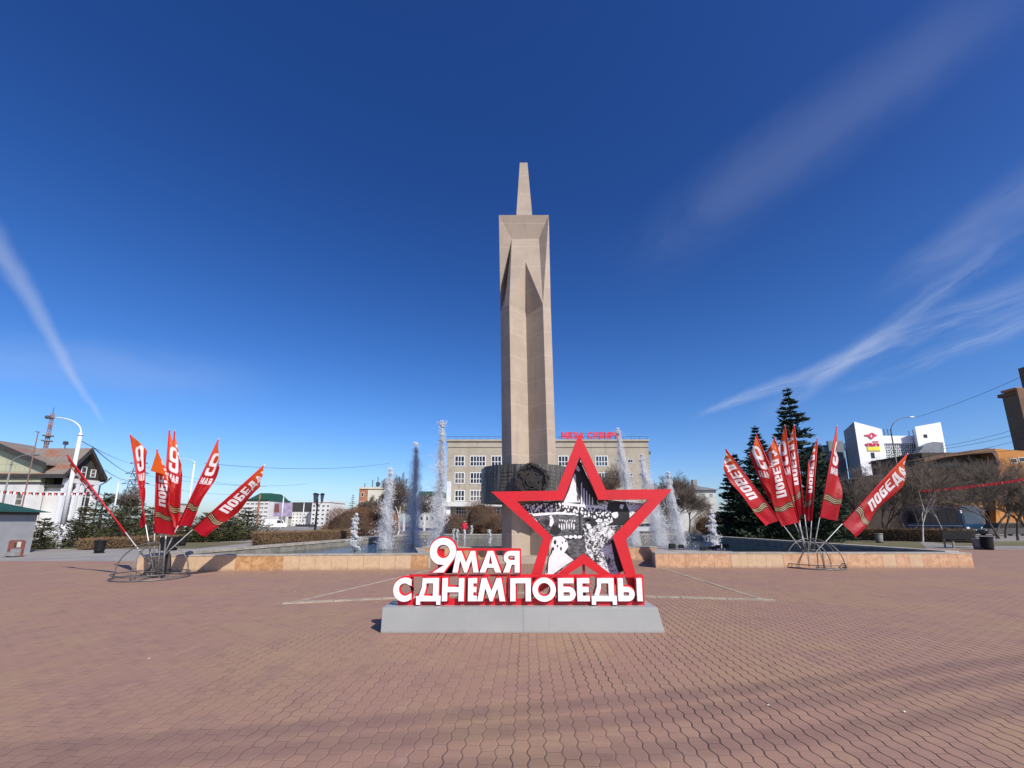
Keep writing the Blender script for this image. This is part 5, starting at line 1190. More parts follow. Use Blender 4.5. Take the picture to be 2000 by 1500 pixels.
# distant houses on the left
def flats(name, label, x0p, x1p, ytop, D, wm, rm, ncol, nrow, yb0, yb1, gfr=.1, fr_m='window_white', g='glass', dep=14, par=.5, xw=.55, hw=.55):
    a, b = P(x0p, ytop, D), P(x1p, ytop, D); t = block(name, label, 'building', a.x, b.x, D, D + dep, a.z, wm, rm, par)
    z0, z1 = P(x0p, yb1, D).z, P(x0p, yb0, D).z
    for r_ in range(nrow):
        for c_ in range(ncol):
            ww = (b.x - a.x) / ncol; hh = (z1 - z0) / nrow
            window(t, (a.x + ww * (c_ + .5), D, z0 + hh * (r_ + .5)), X1, ww * xw, hh * hw, nx=2 if ww * xw > 1.2 else 1, nz=1, fr=gfr, m=fr_m, g=g)
    return t
D = 150.0; ap = flats('apartment_block', 'white apartment block with dark balcony bands, orange stripe and green mansard roof', 462, 526, 978, D, 'white_wall', 'green_roof', 7, 6, 980, 1028, xw=.82, hw=.42, fr_m='white_wall')
a, b = P(503, 1000, D - .4), P(510, 966, D); MB().lohi((a.x, D - .45, -.3), (b.x, D - .003, b.z)).build('orange_stripe', 'brick_orange', ap)
mb = MB(); a, b = P(486, 976, D), P(527, 962, D); mb.add([(a.x, D - .6, a.z), (b.x, D - .6, a.z), (b.x, D + 14, a.z), (a.x, D + 14, a.z), (a.x + 2, D + 3, b.z), (b.x - 1.5, D + 3, b.z), (b.x - 1.5, D + 11, b.z), (a.x + 2, D + 11, b.z)], [(0, 1, 5, 4), (1, 2, 6, 5), (2, 3, 7, 6), (3, 0, 4, 7), (4, 5, 6, 7)]); mb.build('mansard', 'green_roof', ap)
D = 165; flats('white_block', 'white four storey block with small dark windows and dark roof', 571, 612, 999, D, 'white_wall', 'dark_wood', 6, 4, 1001, 1027, xw=.5, hw=.5, par=3.4)
D = 160; flats('white_corner_block', 'tall white block with grey glass corner behind the black park lamp', 610, 646, 981, D, 'white_wall', 'white_wall', 4, 5, 984, 1026, xw=.6, hw=.5, g='glass_blue')
D = 175; flats('low_white_house', 'low white house left of the small windowed block under the billboard', 528, 558, 1011, D, 'pale_wall', 'dark_wood', 5, 2, 1013, 1027, par=1.5)
D = 190; flats('far_pale_block', 'far pale block peeping over the dark roof', 566, 590, 988, D, 'pale_wall', 'pale_wall', 4, 3, 990, 1010)
D = 120; oh = flats('orange_house', 'orange brick house with a cream front left of the white plume', 702, 757, 955, D, 'brick_orange', 'cream_wall', 4, 4, 958, 1024, xw=.4, hw=.5)
MB().lohi((P(719, 960, D).x, D - .3, 0), (P(757, 960, D).x, D - .003, P(730, 957, D).z)).build('cream_front', 'cream_wall', oh)
mb = MB()
for px, hh in ((712, 1.6), (727, 2.6), (737, 3.4), (748, 2.2)): v = P(px, 955, D + 3); mb.tube([(v.x, v.y, v.z), (v.x, v.y, v.z + hh)], .12, 5)
mb.box((P(738, 948, D + 3).x, D + 3, P(738, 946, D + 3).z), (1.0, .4, 1.2)); mb.build('chimney', 'steel_dark', oh)
D = 112; flats('green_roofed_house', 'dull green roofed house half hidden behind the grey shaded jet', 820, 862, 969, D, 'pale_wall', 'green_roof', 4, 3, 975, 1020, par=1.2)
D = 200; flats('far_grey_block', 'far grey slab block behind the folded flags on the left', 305, 345, 985, D, 'pale_wall', 'roof_grey', 6, 4, 988, 1024)
# low white kiosk and a parked van, far left road
D = 118; kk = block('street_kiosk', 'low white kiosk with a dark flat roof beyond the left hedge', 'kiosk', P(579, 1030, D).x, P(603, 1030, D).x, D, D + 4, P(590, 1028, D).z, 'white_wall', 'dark_wood', .5)
block('white_pavilion', 'small cream pavilion beyond the left hedge, right of the black park lamp', 'kiosk', P(620, 1030, D).x, P(634, 1030, D).x, D + 3, D + 7, P(625, 1027, D).z, 'cream_wall', 'cream_wall', .2)
def car(name, label, cat, loc, rz, L, W, H, paint, van=False, group=None):
    t = thing(name, label, cat, loc, group); o_ = Vector(loc); rot = Matrix.Rotation(rz, 3, 'Z')
    prof = [(-.5, .12), (.5, .12), (.5, .38), (.46, .48), (.30, .54), (.18, .96), (-.36, 1.0), (-.48, .62), (-.5, .5)] if not van else [(-.5, .10), (.5, .10), (.5, .38), (.42, .52), (.30, .96), (-.47, 1.0), (-.5, .9)]
    def pp(x, y, z): return o_ + rot @ Vector((x * L, y * W, z * H))
    mb = MB(); mb.prism([pp(x, -.5, z) for x, z in prof], rot @ Vector((0, W, 0))); mb.build('body', paint, t, bevel=.03)
    win = [(.27, .58), (.17, .90), (-.33, .93), (-.42, .62)] if not van else [(.36, .56), (.27, .90), (.06, .90), (.06, .56)]
    for s_ in (-1, 1): mb = MB(); mb.prism([pp(x, .5 * s_, z) for x, z in win], rot @ Vector((0, .012 * s_, 0))); mb.build('window', 'glass', t)
    for x in (-.32, .32):
        for s_ in (-1, 1):
            c = pp(x, .44 * s_, 0); r_ = min(.34, H * .2); a = rot @ Vector((0, .1, 0)); MB().tube([c + Vector((0, 0, r_)) - a, c + Vector((0, 0, r_)) + a], r_, 14).build('wheel', 'tyre', t)
    for s_ in (-1, 1): c = pp(.5, .36 * s_, .42); MB().box(c, (.05, .25, .14), rz).build('headlight', 'white', t)
    return t
car('parked_van', 'white van parked beyond the left hedge under the billboard', 'van', (P(537, 1030, 112).x, 112, 0), .5, 5.2, 2.0, 2.1, 'car_white', van=True)
car('parked_car', 'white car parked behind the pool right of the person in red', 'car', (P(973, 1030, 66).x, 66, 0), .2, 4.3, 1.75, 1.45, 'car_white')
car('parked_car', 'white car parked behind the pool under the right jets', 'car', (P(1255, 1030, 68).x, 68, 0), 2.9, 4.4, 1.8, 1.45, 'car_white')
car('parked_car', 'grey car under the bare trees at the far right', 'car', (P(1956, 1030, 52).x, 52, 0), 3.0, 4.4, 1.8, 1.5, 'steel_dark')
bb = thing('billboard', 'large violet printed billboard above the low houses on the left', 'billboard', (P(552, 1030, 130).x, 130, 0))
a, b = P(533, 1009, 130), P(571, 982, 130); MB().lohi((a.x, 130, a.z), (b.x, 130.4, b.z)).build('panel', 'billboard', bb)
mb = MB(); mb.prism([(a.x + .2, 129.99, a.z + 1.2), (a.x + 1.8, 129.99, a.z + 1.2), (a.x + 1.4, 129.99, b.z - .3), (a.x + .2, 129.99, b.z - .3)], (0, -.01, 0)); mb.build('printed_area', 'rust_metal', bb)
MB().lohi(((a.x + b.x) / 2 - .9, 130.1, -.3), ((a.x + b.x) / 2 - .1 + 1, 130.35, a.z)).build('pillar', 'roof_grey', bb)

# old house at the left edge
hs_ = thing('old_house', 'old two storey white house with dark gables and a rusty sheet roof', 'house', (-46, 44, 0))
XE = -42.9; YA, YM, YZ = 41.6, 43.3, 45.0; ZE, ZR = 6.55, 8.75; XW = -78.0
pr = lambda l: [Vector(v) for v in l]
MB().lohi((XW, YA, -.3), (XE - 2.3, YZ, 4.0)).build('lower_wall', 'white_wall', hs_)
MB().lohi((XW, YA + .03, 4.003), (XE - 2.3, YZ - .03, ZE)).build('upper_wall', 'green_tile', hs_)
MB().lohi((XE - 2.297, YA + 1.2, -.3), (XE - .25, YZ, ZE - .05)).build('loggia_wall', 'white_wall', hs_)
MB().lohi((XE - 2.29, YA + .25, -.3), (XE - .26, YA + 1.18, 4.84)).build('porch_wall', 'white_wall', hs_)
MB().lohi((XE - 2.28, YA + 1.15, 5.1), (XE - .27, YA + 1.195, ZE - .1)).build('loggia_back', 'dark_wood', hs_)
MB().lohi((XE - 2.296, YA - .1, 4.85), (XE, YA + 1.19, 5.08)).build('balcony_slab', 'dark_wood', hs_)
mb = MB()
for y in (YA + .15, YA + 1.3, YM + .12, YZ - .25):
    mb.lohi((XE - .245, y - .16, -.3), (XE + .05, y + .16, 5.3))
mb.build('column', 'white_metal', hs_)
MB().lohi((XE - .24, YA, 5.3), (XE + .06, YZ, 5.75)).build('beam', 'white_wall', hs_)
MB().prism(pr([(XE - .1, YA, ZE - .8), (XE - .1, YZ, ZE - .8), (XE - .1, YZ, ZE - .1), (XE - .1, YM, ZR - .25), (XE - .1, YA, ZE - .1)]), (-.12, 0, 0)).build('gable', 'dark_wood', hs_)
for y in (YM - 1.0, YM, YM + 1.0): window(hs_, (XE - .1 + .003, y, ZE - .1), (0, 1, 0), .55, 1.15 if y == YM else .8, nx=1, nz=2, fr=.06)
for y in (YM - .7, YM + .8): window(hs_, (XE - .24, y, 3.1), (0, 1, 0), 1.1, 4.0, nx=2, nz=4, fr=.08)
for x in (-45.5, -48.5, -52, -56): window(hs_, (x, YA, 2.6), X1, 1.0, 1.5, nx=2, nz=2, fr=.08)
for x in (-46, -49): window(hs_, (x, YA, .9), X1, .9, .9, nx=1, nz=1, fr=.06)
for x in (XE - 1.9, XE - .9): window(hs_, (x, YA + 1.2, 5.75), X1, .8, 1.1, nx=1, nz=2, fr=.06, m='dark_wood')
mb = MB(); ov = .5; dy = YM - YA
def slope(x0, x1, sgn):
    ye = YM + sgn * (dy + ov); ze = ZR - (ZR - ZE) * (dy + ov) / dy
    return pr([(x0, ye, ze), (x1, ye, ze), (x1, YM, ZR), (x0, YM, ZR)])
for sg_ in (-1, 1):
    mb.prism(slope(XW, XE + .3, sg_), (0, 0, .16), 0)
rf = mb.build('roof', 'rust_roof', hs_)
mb = MB()
for sg_ in (-1, 1):
    s_ = slope(XW, XE + .3, sg_); mb.prism([s_[1] + Vector((.004, 0, -.28)), s_[2] + Vector((.004, 0, -.28)), s_[2] + Vector((.004, 0, .2)), s_[1] + Vector((.004, 0, .2))], (.10, 0, 0))
    mb.prism([s_[0] + Vector((0, 0, -.22)), s_[1] + Vector((0, 0, -.22)), s_[1] + Vector((0, 0, .15)), s_[0] + Vector((0, 0, .15))], (0, -.09 if sg_ < 0 else .09, 0))
mb.build('verge_board', 'dark_wood', hs_)
# cross gable running forward at the left end
mb = MB(); gx, gz = -50.3, 9.25; YF = 41.2
MB().prism(pr([(-55.8, YF, 5.303), (-44.85, YF, 5.303), (-44.85, YF, 7.1), (gx, YF, gz - .2), (-55.8, YF, 7.1)]), (0, YA - YF - .003, 0)).build('cross_wing_wall', 'green_tile', hs_)
MB().lohi((-55.9, YF - .06, -.3), (-44.75, YA - .003, 5.15)).build('lower_wall', 'white_wall', hs_)
MB().lohi((-56.0, YF - .16, 5.153), (-44.65, YA - .003, 5.30)).build('string_course', 'dark_wood', hs_)
for x in (-46.4, -49.6, -52.5): window(hs_, (x, YF - .06, 3.7), X1, .75, 1.2, nx=1, nz=2, fr=.07)
for x in (-46.0, -48.5, -51.5): window(hs_, (x, YF - .06, 1.4), X1, .8, 1.0, nx=1, nz=1, fr=.07)
for sx in (-1, 1):
    e_ = Vector((gx + sx * 6.1, YF - .40, 6.89)); r_ = Vector((gx, YF - .40, gz)); mb.prism([e_, r_, r_ + Vector((0, 4.0, 0)), e_ + Vector((0, 1.6, 0))], (0, 0, .16), 0); mb.prism([e_ + Vector((0, -.1, -.30)), r_ + Vector((0, -.1, -.30)), r_ + Vector((0, -.1, .2)), e_ + Vector((0, -.1, .2))], (0, .095, 0), 1)
mb.build('cross_roof', ['rust_roof', 'dark_wood'], hs_)
mb = MB(); mb.tube([(XE + .7, YZ + .6, 6.2), (XE + .5, YZ + .3, 5.7), (XE + .1, YZ + .1, 5.3), (XE + .1, YZ + .1, 0)], .07, 6); mb.tube([(XE - 2.25, YA - .08, 6.2), (XE - 2.25, YA - .08, 0)], .08, 6); mb.build('drainpipe', 'steel_dark', hs_)
mb = MB(); v = P(127, 872, 45); mb.tube([(v.x, 45, ZR - .3), (v.x, 45, ZR + 1.0)], .05, 5); mb.box((v.x, 45, ZR + 1.0), (.3, .3, .35)); mb.build('roof_vent', 'steel_dark', hs_)

# kiosk with the green roof
ks = thing('green_roofed_kiosk', 'small grey kiosk with a dark green hipped roof at the left edge', 'kiosk', (-23, 23, 0))
kx1, ky0 = P(62, 1060, 24.2).x, 21.8; kzt = P(66, 1006, 24.2).z
MB().lohi((kx1 - 4.2, ky0, -.02), (kx1, ky0 + 2.4, kzt)).build('wall', 'kiosk', ks)
MB().lohi((kx1 - 4.25, ky0 - .05, kzt + .003), (kx1 + .05, ky0 + 2.45, kzt + .14)).build('trim', 'steel_dark', ks)
mb = MB(); e = .38; z = kzt + .143; zr = P(0, 975, 23.0).z
mb.add([(kx1 - 4.2 - e, ky0 - e, z), (kx1 + e, ky0 - e, z), (kx1 + e, ky0 + 2.4 + e, z), (kx1 - 4.2 - e, ky0 + 2.4 + e, z), (kx1 - 2.6, ky0 + 1.2, zr), (kx1 - 1.7, ky0 + 1.2, zr)], [(0, 1, 5, 4), (1, 2, 5), (2, 3, 4, 5), (3, 0, 4), (3, 2, 1, 0)]); mb.build('roof', 'green_roof', ks)
# red frame stand with posters in front of the kiosk
D = 21.2; rs_ = thing('planter_stand', 'faded red metal stand with small posters in front of the grey kiosk', 'stand', (P(30, 1080, D).x, D, 0))
a, b = P(12, 1083, D), P(47, 1056, D); z1 = b.z
mb = MB()
for x in (a.x, b.x - .05): mb.lohi((x, D, 0), (x + .06, D + .08, z1))
for q_ in (.02, .5, .97): mb.lohi((a.x + .06, D + .01, z1 * q_), (b.x - .05, D + .06, z1 * q_ + .05))
mb.build('frame', 'rust_metal', rs_)
MB().lohi((a.x + .065, D + .02, z1 * .56), (b.x - .055, D + .05, z1 * .96)).build('board', 'rust_metal', rs_)
MB().lohi((a.x + .40, D + .005, z1 * .58), (a.x + .58, D + .018, z1 * .93)).build('poster', 'cream_wall', rs_)
MB().lohi((a.x + .28, D + .006, z1 * .60), (a.x + .395, D + .018, z1 * .86)).build('poster', 'juniper', rs_)
MB().lohi((a.x + .05, D - .25, .05), (b.x - .05, D + .005, .22)).build('trough', 'stone_grey', rs_)

# ------------------------------------------------------------------ lamps, masts, wires
def lamp(name, label, px, D, ytop, arm_px, arm_y, r=.11, m='white_metal', m_arm=None, head_m=None, group='street lamps', base_h=1.2, base_m=None, rise=.45):
    """round post with a curved arm; arm_px, arm_y = lamp head in the photo"""
    b = Vector((P(px, ytop, D).x, D, 0)); zt = P(px, ytop, D).z; t = thing(name, label, 'street lamp', b, group)
    MB().tube([b + Vector((0, 0, base_h)), b + Vector((0, 0, zt))], [r, r * .72], 12).build('post', m, t, smooth=True)
    MB().tube([b, b + Vector((0, 0, base_h - .003))], [r * 1.25, r * 1.12], 12).build('post_foot', base_m or m, t, smooth=True)
    MB().tube([b + Vector((0, 0, zt - .02)), b + Vector((0, 0, zt + .16))], [r * 1.15, r * .5], 12).build('collar', m, t, smooth=True)
    h = P(arm_px, arm_y, D); tp = b + Vector((0, 0, zt + .1)); pts = []
    for i in range(15):
        k = i / 14; a = k * math.pi / 2; pts.append(tp + Vector(((h.x - tp.x) * (1 - math.cos(a)) ** 1.0, 0, (h.z - tp.z) * math.sin(a) ** .9)))
    MB().tube(pts, [.05 - .018 * i / 14 for i in range(15)], 8).build('arm', m_arm or m, t, smooth=True)
    d = (pts[-1] - pts[-3]).normalized(); hd = MB(); hd.tube([h, h + d * .12, h + d * .5, h + d * .62], [.05, .10, .12, .04], 10); hd.build('lamp_head', head_m or m, t, smooth=True)
    return t
def peel(t, b):
    p = t.pos(); k = t.ss(t.noise(t.mapv(p, (1, 1, .8)), 5.5, 5, .75), .46, .52)
    t.put(b.inputs['Base Color'], t.mix(k, (.70, .70, .69), (.045, .045, .045))); b.inputs['Roughness'].default_value = .8
M['peeling'] = mat('peeling_white_paint', custom=peel)
lamp('street_lamp', 'big white street lamp with a peeling foot in front of the old house', 157, 27.5, 850, 106, 815.5, r=.135, base_m='peeling', base_h=1.5, head_m='steel')
lamp('street_lamp', 'white street lamp at the left edge beside the green roofed kiosk', 22, 36, 908, 62, 888, r=.075, m='roof_grey')
lamp('street_lamp', 'white street lamp behind the flags reading 9 МАЯ on the left', 380, 62, 905, 352, 896, r=.14)
lamp('street_lamp', 'white street lamp beside the lattice pylon', 232, 66, 943, 250, 935, r=.13)
lamp('street_lamp', 'far white street lamp above the violet billboard', 554, 100, 972, 541, 964, r=.14)
lamp('street_lamp', 'farthest white street lamp in front of the small windowed block', 594, 120, 984, 584, 976, r=.14)
lamp('street_lamp', 'grey street lamp with a bright head in front of the white office', 1741, 55, 848, 1776, 815, r=.10, m='steel_dark', head_m='white_metal')
# black park lamp with three lanterns
pb = Vector((P(617, 1018, 40).x, 40, 0)); pk = thing('park_lamp', 'black park lamp with a cluster of lanterns behind the left hedge', 'park lamp', pb)
zt = P(617, 963, 40).z; zl = P(617, 981, 40).z
MB().lathe(pb, [(.22, 0), (.22, .25), (.12, .4), (.10, 1.2), (.075, zl - .4), (.10, zl - .3), (.06, zl), (.05, zl + .3)], 12).build('post', 'black', pk, smooth=True)
for k in range(3):
    a = k * 2 * math.pi / 3 + .2; d = Vector((math.cos(a), math.sin(a), 0)); c = pb + d * .36
    MB().tube([pb + Vector((0, 0, zl - .25)), pb + d * .28 + Vector((0, 0, zl - .15)), c + Vector((0, 0, zl))], .028, 6).build('arm', 'black', pk)
    ln_ = MB().lathe(c + Vector((0, 0, zl)), [(.06, 0), (.10, .03), (.19, zt - zl - .13)], 6).build('lantern', 'glass_blue', pk); MB().lathe(c + Vector((0, 0, zt - .128)), [(.25, 0), (.22, .05), (.05, .13)], 6).build('lantern_cap', 'black', pk)
# lattice pylon and red-white mast
def lattice(name, label, cat, loc, h, w0, w1, m, arms=(), r=.06, nb=9):
    t = thing(name, label, cat, loc); L = Vector(loc); mb = MB(); cn = lambda k, i: L + Vector(((-1, 1, 1, -1)[i % 4] * (w0 + (w1 - w0) * k) / 2, (-1, -1, 1, 1)[i % 4] * (w0 + (w1 - w0) * k) / 2, h * k))
    for i in range(4): mb.tube([cn(0, i), cn(1, i)], r, 4)
    for b_ in range(nb):
        for i in range(4):
            mb.tube([cn(b_ / nb, i), cn((b_ + 1) / nb, i + 1)], r * .6, 3); mb.tube([cn(b_ / nb, i + 1), cn((b_ + 1) / nb, i)], r * .6, 3); mb.tube([cn((b_ + 1) / nb, i), cn((b_ + 1) / nb, i + 1)], r * .6, 3)
    mb.build('lattice', m, t)
    for k, wd in arms:
        m2 = MB(); z = h * k; 
        for s_ in (-1, 1): m2.tube([L + Vector((0, 0, z)), L + Vector((s_ * wd, 0, z + .2))], r * .8, 4); m2.tube([L + Vector((0, 0, z + 1.0)), L + Vector((s_ * wd, 0, z + .2))], r * .7, 4)
        m2.build('cross_arm', m, t)
    return t
lattice('pylon', 'grey lattice power pylon behind the folded flags on the left', 'pylon', (P(252, 1018, 95).x, 95, 0), P(252, 890, 95).z, 3.4, .5, 'steel_dark', ((.60, 3.0), (.74, 2.6), (.88, 2.0)), r=.075)
mt = P(90, 870, 130); ml = lattice('radio_mast', 'red and white lattice radio mast rising above the rusty roof', 'mast', (mt.x, 130, 0), P(101, 808, 130).z, 1.0, .55, 'mast_red', (), r=.12, nb=12)
mb = MB()
for z in (P(90, 862, 130).z, P(90, 852, 130).z): mb.lathe((mt.x, 130, z), [(1.3, 0), (1.3, .3)], 14)
mb.build('platform', 'roof_grey', ml); MB().tube([(mt.x, 130, P(101, 808, 130).z), (mt.x, 130, P(101, 796, 130).z)], .08, 5).build('antenna', 'steel_dark', ml)
# thin leaning pole with a short arm by the old house
v0, v1 = P(44, 985, 33), P(68, 843, 33); tp = thing('mast_pole', 'thin brown pole with a short cross arm in front of the old house', 'pole', (v0.x, 33, 0))
MB().tube([(v0.x, 33, 0), (v0.x, 33, v1.z)], [.05, .035], 8).build('shaft', 'mast_red', tp); MB().tube([(v0.x - .22, 33, v1.z), (v0.x + .12, 33, v1.z - .04)], .03, 6).build('cross_arm', 'steel_dark', tp)
def cable(label, pts, r=.018, sag=.35, name='overhead_wire', group=None, m='wire'):
    out = []
    for a, b in zip(pts[:-1], pts[1:]):
        for i in range(13):
            k = i / 12; p = Vector(a).lerp(Vector(b), k); p.z -= sag * 4 * k * (1 - k); out.append(p)
    o = MB().tube(out, r, 5).build(name, m, org=out[0]); tag(o, label, 'wire', group); return o
gw = 'overhead wires at the left'
LP_ = P(160, 862, 27.5)
for i, (a, b, sg_, lb) in enumerate([(LP_, P(250, 903, 95), .2, 'wire from the big white lamp post to the pylon'), (P(180, 872, 30), P(262, 925, 95), .5, 'second wire sagging towards the pylon'), (P(205, 918, 45), P(262, 938, 95), .5, 'lower wire between the old house and the pylon'),
        (P(262, 905, 95), P(520, 950, 130), 1.2, 'long wire from the pylon top to the right'), (P(264, 925, 95), P(600, 945, 130), 1.5, 'long middle wire from the pylon to the right'), (P(264, 940, 95), P(480, 965, 130), 1.0, 'long low wire from the pylon to the right'), (P(400, 905, 62), P(760, 905, 100), 1.0, 'thin wire crossing the sky above the black park lamp')]):
    cable(lb, [a, b], .03 if i else .022, sg_, group=gw)
for i, (a, b, lb) in enumerate([(P(1838, 872, 60), P(2040, 820, 45), 'topmost of the wires left of the umber tower'), (P(1838, 877, 60), P(2040, 832, 45), 'second of the wires left of the umber tower'), (P(1840, 890, 60), P(2040, 845, 45), 'third wire just above the brown roof hood'), (P(1840, 884, 60), P(2040, 872, 45), 'lowest flat wire above the orange wall'), (P(1790, 815, 55), P(2040, 715, 40), 'single faint wire rising to the upper right')]):
    cable(lb, [a, b], .020, .3, group='overhead wires at the right')
# wires behind and above the viewer: their soft shadows lie on the foreground paving
hz = 16.0; off = Vector((sd.x, sd.y, 0)) * (hz / sd.z)
for i, (p1, p2, lb) in enumerate([((-150, 1480), (2150, 1268), 'overhead wire behind the viewer, its shadow nearest the sign'), ((-100, 1512), (2150, 1300), 'overhead wire behind the viewer, its shadow in the middle'), ((700, 1520), (2200, 1338), 'overhead wire behind the viewer, its shadow nearest the camera')]):
    a, b = G(*p1), G(*p2); cable(lb, [Vector((a.x, a.y, hz)) + off, Vector((b.x, b.y, hz)) + off], .021, .15, group='wires above the viewer')
# bunting
def bunting(label, a, b, n, cols, w_, h_, sag):
    t = thing('bunting', label, 'bunting', a); mb = MB(); a, b = Vector(a), Vector(b); pts = []
    def at_(k): p = a.lerp(b, k); p.z -= sag * 4 * k * (1 - k); return p
    MB().tube([at_(i / 16) for i in range(17)], .012, 4).build('cord', 'wire', t); d = (b - a).normalized()
    for i in range(n):
        p = at_((i + .5) / n); y = RNG.uniform(-.06, .06); mb.add([p - d * w_, p + d * w_, p + Vector((RNG.uniform(-.03, .03), y, -h_)), p + Vector((0, -.012, -h_ * .4))], [(0, 3, 2), (3, 1, 2), (0, 1, 3)], i % len(cols))
    mb.build('pennants', cols, t)
bunting('string of red and white pennants across the front of the old house', P(-20, 957, 34), P(170, 962, 36), 46, ['red_dark', 'black', 'white'], .10, .24, .12)
bunting('string of red pennants hanging across the bare trees at the right', P(1800, 957, 36), P(2040, 928, 32), 64, ['red_dark'], .09, .26, .10)

# ------------------------------------------------------------------ blue bus, bins, benches, person
D = 58; c = P(1838, 1018, D); c.z = 0; bus = thing('blue_bus', 'blue bus parked under the bare trees beyond the right hedge', 'bus', c); rz = R(-92); rot = Matrix.Rotation(rz, 3, 'Z')
H_ = P(1838, 990, D).z; BL_, BW_ = 8.4, 2.4
bw = lambda x, y, z: c + rot @ Vector((x, y, z))
prof = [(-BL_ / 2, .45), (BL_ / 2, .45), (BL_ / 2 + .05, 1.2), (BL_ / 2 - .10, H_ - .35), (BL_ / 2 - .35, H_), (-BL_ / 2 + .2, H_), (-BL_ / 2, H_ - .3)]
MB().prism([bw(x, -BW_ / 2, z) for x, z in prof], rot @ Vector((0, BW_, 0))).build('body', 'bus_blue', bus, bevel=.05)
for i in range(6):
    x = -BL_ / 2 + .5 + i * 1.22; mb = MB(); mb.prism([bw(x, -BW_ / 2 - .003, 1.45), bw(x + 1.08, -BW_ / 2 - .003, 1.45), bw(x + 1.08, -BW_ / 2 - .003, H_ - .45), bw(x, -BW_ / 2 - .003, H_ - .45)], rot @ Vector((0, -.02, 0))); mb.build('side_window', 'glass', bus)
MB().prism([bw(BL_ / 2 + .03, -BW_ / 2 + .15, 1.35), bw(BL_ / 2 + .03, BW_ / 2 - .15, 1.35), bw(BL_ / 2 - .10, BW_ / 2 - .15, H_ - .4), bw(BL_ / 2 - .10, -BW_ / 2 + .15, H_ - .4)], rot @ Vector((.06, 0, 0))).build('windscreen', 'glass_blue', bus)
MB().prism([bw(-BL_ / 2 + .1, -BW_ / 2 - .004, 1.05), bw(BL_ / 2 - .1, -BW_ / 2 - .004, 1.05), bw(BL_ / 2 - .1, -BW_ / 2 - .004, 1.15), bw(-BL_ / 2 + .1, -BW_ / 2 - .004, 1.15)], rot @ Vector((0, -.02, 0))).build('side_stripe', 'white_metal', bus)
for y in (-.85, .85): q_ = bw(BL_ / 2 + .06, y, .85); MB().box(q_, (.08, .34, .2), rz).build('headlight', 'white', bus)
MB().box(bw(BL_ / 2 + .06, 0, .55), (.14, BW_ - .1, .2), rz).build('bumper', 'white_metal', bus)
for x in (-2.6, 2.7):
    for s_ in (-1, 1): q_ = bw(x, s_ * (BW_ / 2 - .12), .47); a = rot @ Vector((0, .14, 0)); MB().tube([q_ - a, q_ + a], .47, 18).build('wheel', 'tyre', bus)
for y in (-1.35, 1.35): q_ = bw(BL_ / 2 + .1, y, H_ - .7); MB().box(q_, (.1, .18, .4), rz).build('mirror', 'white_metal', bus)
def bin_(label, loc, m='stone_grey', s_=1.0, tilt=0):
    t = thing('litter_bin', label, 'litter bin', loc, 'litter bins round the pool'); L = Vector(loc)
    MB().lathe(L + Vector((0, 0, .04)), [(.20 * s_, 0), (.24 * s_, .08), (.26 * s_, .58 * s_), (.29 * s_, .60 * s_), (.29 * s_, .68 * s_), (.22 * s_, .68 * s_), (.20 * s_, .30)], 16).build('body', m, t)
    MB().lathe(L, [(.24 * s_, 0), (.24 * s_, .038)], 16).build('foot', 'black', t); return t
bin_('dark litter bin left of the left flag stand by the long hedge', G(193, 1080), 'black', .9)
bin_('dark litter bin behind the right side of the left flag stand', G(355, 1066), 'black', .9)
bin_('grey litter bin behind the right end of the pool wall', G(1718, 1060))
bin_('grey litter bin left of the dark bench end at the far right', G(1911, 1073), 'stone_grey', .85)
bin_('dark litter bin standing right of the dark bench', G(1931, 1074), 'black', 1.05)
def bench(label, px0, px1, py, ytop, D=None):
    a, b = G(px0, py), G(px1, py); D = D or (a.y + b.y) / 2; x0, x1 = P(px0, py, D).x, P(px1, py, D).x; zt = P((px0 + px1) / 2, ytop, D).z
    t = thing('park_bench', label, 'bench', ((x0 + x1) / 2, D, 0), 'park benches'); L = x1 - x0
    mb = MB()
    for i in range(4): mb.lohi((x0, D - .30 + i * .13, .42), (x1, D - .19 + i * .13, .46))
    mb.build('seat', 'black', t); mb = MB()
    for i in range(4): mb.lohi((x0, D + .24, .52 + i * (zt - .52) / 4), (x1, D + .28, .52 + (i + .86) * (zt - .52) / 4))
    mb.build('backrest', 'black', t)
    for k in (.06, .94):
        x = x0 + L * k; mb = MB(); mb.lohi((x - .05, D - .28, 0), (x + .05, D - .2, .418)); mb.lohi((x - .05, D + .285, 0), (x + .05, D + .33, zt - .02)); mb.lohi((x - .05, D - .199, .36), (x + .05, D + .284, .418)); mb.build('leg', 'stone_grey', t)
bench('black bench standing end to end with the right hedge', 1852, 1917, 1070, 1037)
bench('dark bench set into the left hedge, nearer the black park lamp', 628, 649, 1056, 1043)
bench('dark bench at the far end of the left hedge near the short jet', 668, 682, 1055, 1041)
# person in a red coat behind the pool
pl = Vector((P(907, 1018, 44).x, 44, 0)); ZP = .02
def skin_body(name, joints, edges, radii, m, par=None, org=None, lev=1):
    me = bpy.data.meshes.new(name); me.from_pydata([tuple(Vector(j)) for j in joints], edges, [])
    o = bpy.data.objects.new(name, me); col.objects.link(o); sk = o.modifiers.new('skin', 'SKIN'); sk.use_smooth_shade = True
    for v, r_ in zip(me.skin_vertices[0].data, radii): v.radius = (r_, r_) if not isinstance(r_, tuple) else r_
    me.skin_vertices[0].data[0].use_root = True
    sb = o.modifiers.new('sub', 'SUBSURF'); sb.levels = sb.render_levels = lev
    dg = bpy.context.evaluated_depsgraph_get(); m2 = bpy.data.meshes.new_from_object(o.evaluated_get(dg), depsgraph=dg); bpy.data.objects.remove(o)
    m2.name = name; m2.transform(Matrix.Translation(pl)); return link(name, m2, m, par, org, True)
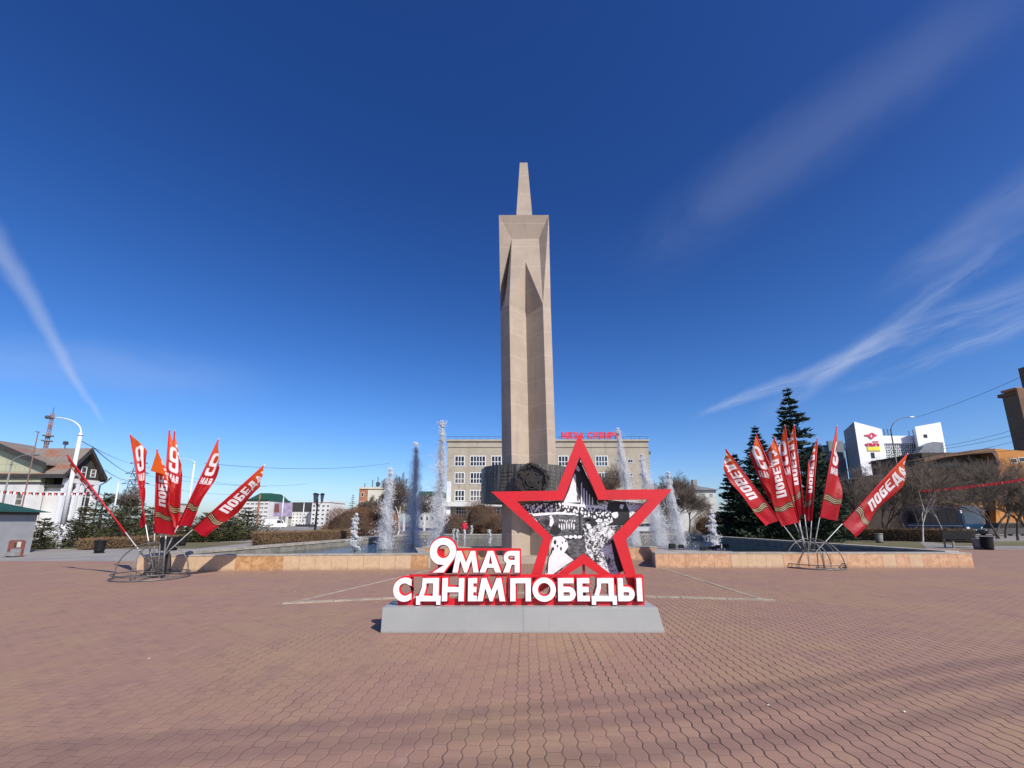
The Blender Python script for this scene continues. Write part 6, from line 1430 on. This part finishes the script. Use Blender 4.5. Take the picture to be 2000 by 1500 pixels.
J = [(0, 0, .92), (0, 0, 1.12), (0, 0, 1.36), (0, -.01, 1.47), (0, -.03, 1.56), (0, -.03, 1.66), (-.19, 0, 1.38), (-.25, .01, 1.12), (-.23, -.10, .90), (-.22, -.13, .82), (.19, 0, 1.38), (.25, .02, 1.12), (.24, -.06, .88), (.24, -.09, .80), (-.10, 0, .86), (-.11, -.05, .48), (-.12, .05, .08), (-.12, -.08, .04), (.10, 0, .86), (.12, .06, .48), (.12, .16, .08), (.12, .04, .04)]
E_ = [(0, 1), (1, 2), (2, 3), (3, 4), (4, 5), (2, 6), (6, 7), (7, 8), (8, 9), (2, 10), (10, 11), (11, 12), (12, 13), (0, 14), (14, 15), (15, 16), (16, 17), (0, 18), (18, 19), (19, 20), (20, 21)]
Rr = [.15, .14, .16, .06, .09, .085, .07, .05, .04, .035, .07, .05, .04, .035, .10, .07, .05, .045, .10, .07, .05, .045]
pe = skin_body('person', J, E_, Rr, 'trousers', org=pl); tag(pe, 'person in a red coat walking behind the pool left of the obelisk', 'person')
skin_body('coat', [(0, 0, .74), (0, 0, .95), (0, 0, 1.16), (0, 0, 1.36), (0, 0, 1.46), (-.20, 0, 1.38), (-.26, .01, 1.12), (-.24, -.10, .93), (.20, 0, 1.38), (.26, .02, 1.12), (.25, -.06, .91)], [(0, 1), (1, 2), (2, 3), (3, 4), (3, 5), (5, 6), (6, 7), (3, 8), (8, 9), (9, 10)], [.23, .20, .18, .19, .08, .09, .075, .06, .09, .075, .06], 'coat_red', pe)
skin_body('head', [(0, -.035, 1.53), (0, -.04, 1.62), (0, -.035, 1.70)], [(0, 1), (1, 2)], [.07, .10, .07], 'skin', pe)
skin_body('hair', [(0, .01, 1.62), (0, 0, 1.70), (0, -.03, 1.735)], [(0, 1), (1, 2)], [.095, .10, .07], 'black', pe)

# small litter: pale scraps and pebbles on the paving
for i, (px, py, lb) in enumerate([(1451, 1150, ''), (1500, 1378, 'pale scrap on the paving in the lower right'), (1766, 1391, 'pale scrap among the wire shadows'), (291, 1287, 'pale scrap on the plain paving at the left'), (576, 1156, 'pale scrap left of the kerb strip')]):
    if not lb: continue
    g = G(px, py); o = MB().add([(g.x - .012, g.y - .01, .004), (g.x + .014, g.y - .008, .005), (g.x + .011, g.y + .012, .009), (g.x - .01, g.y + .01, .005), (g.x, g.y, .012)], [(0, 1, 4), (1, 2, 4), (2, 3, 4), (3, 0, 4), (3, 2, 1, 0)]).build('paper_scrap', 'cream_wall', org=(g.x, g.y, 0)); tag(o, lb, 'litter', 'scraps on the paving')
g = Vector((P(1142, 1172, 7.05).x, 7.05, ZT))
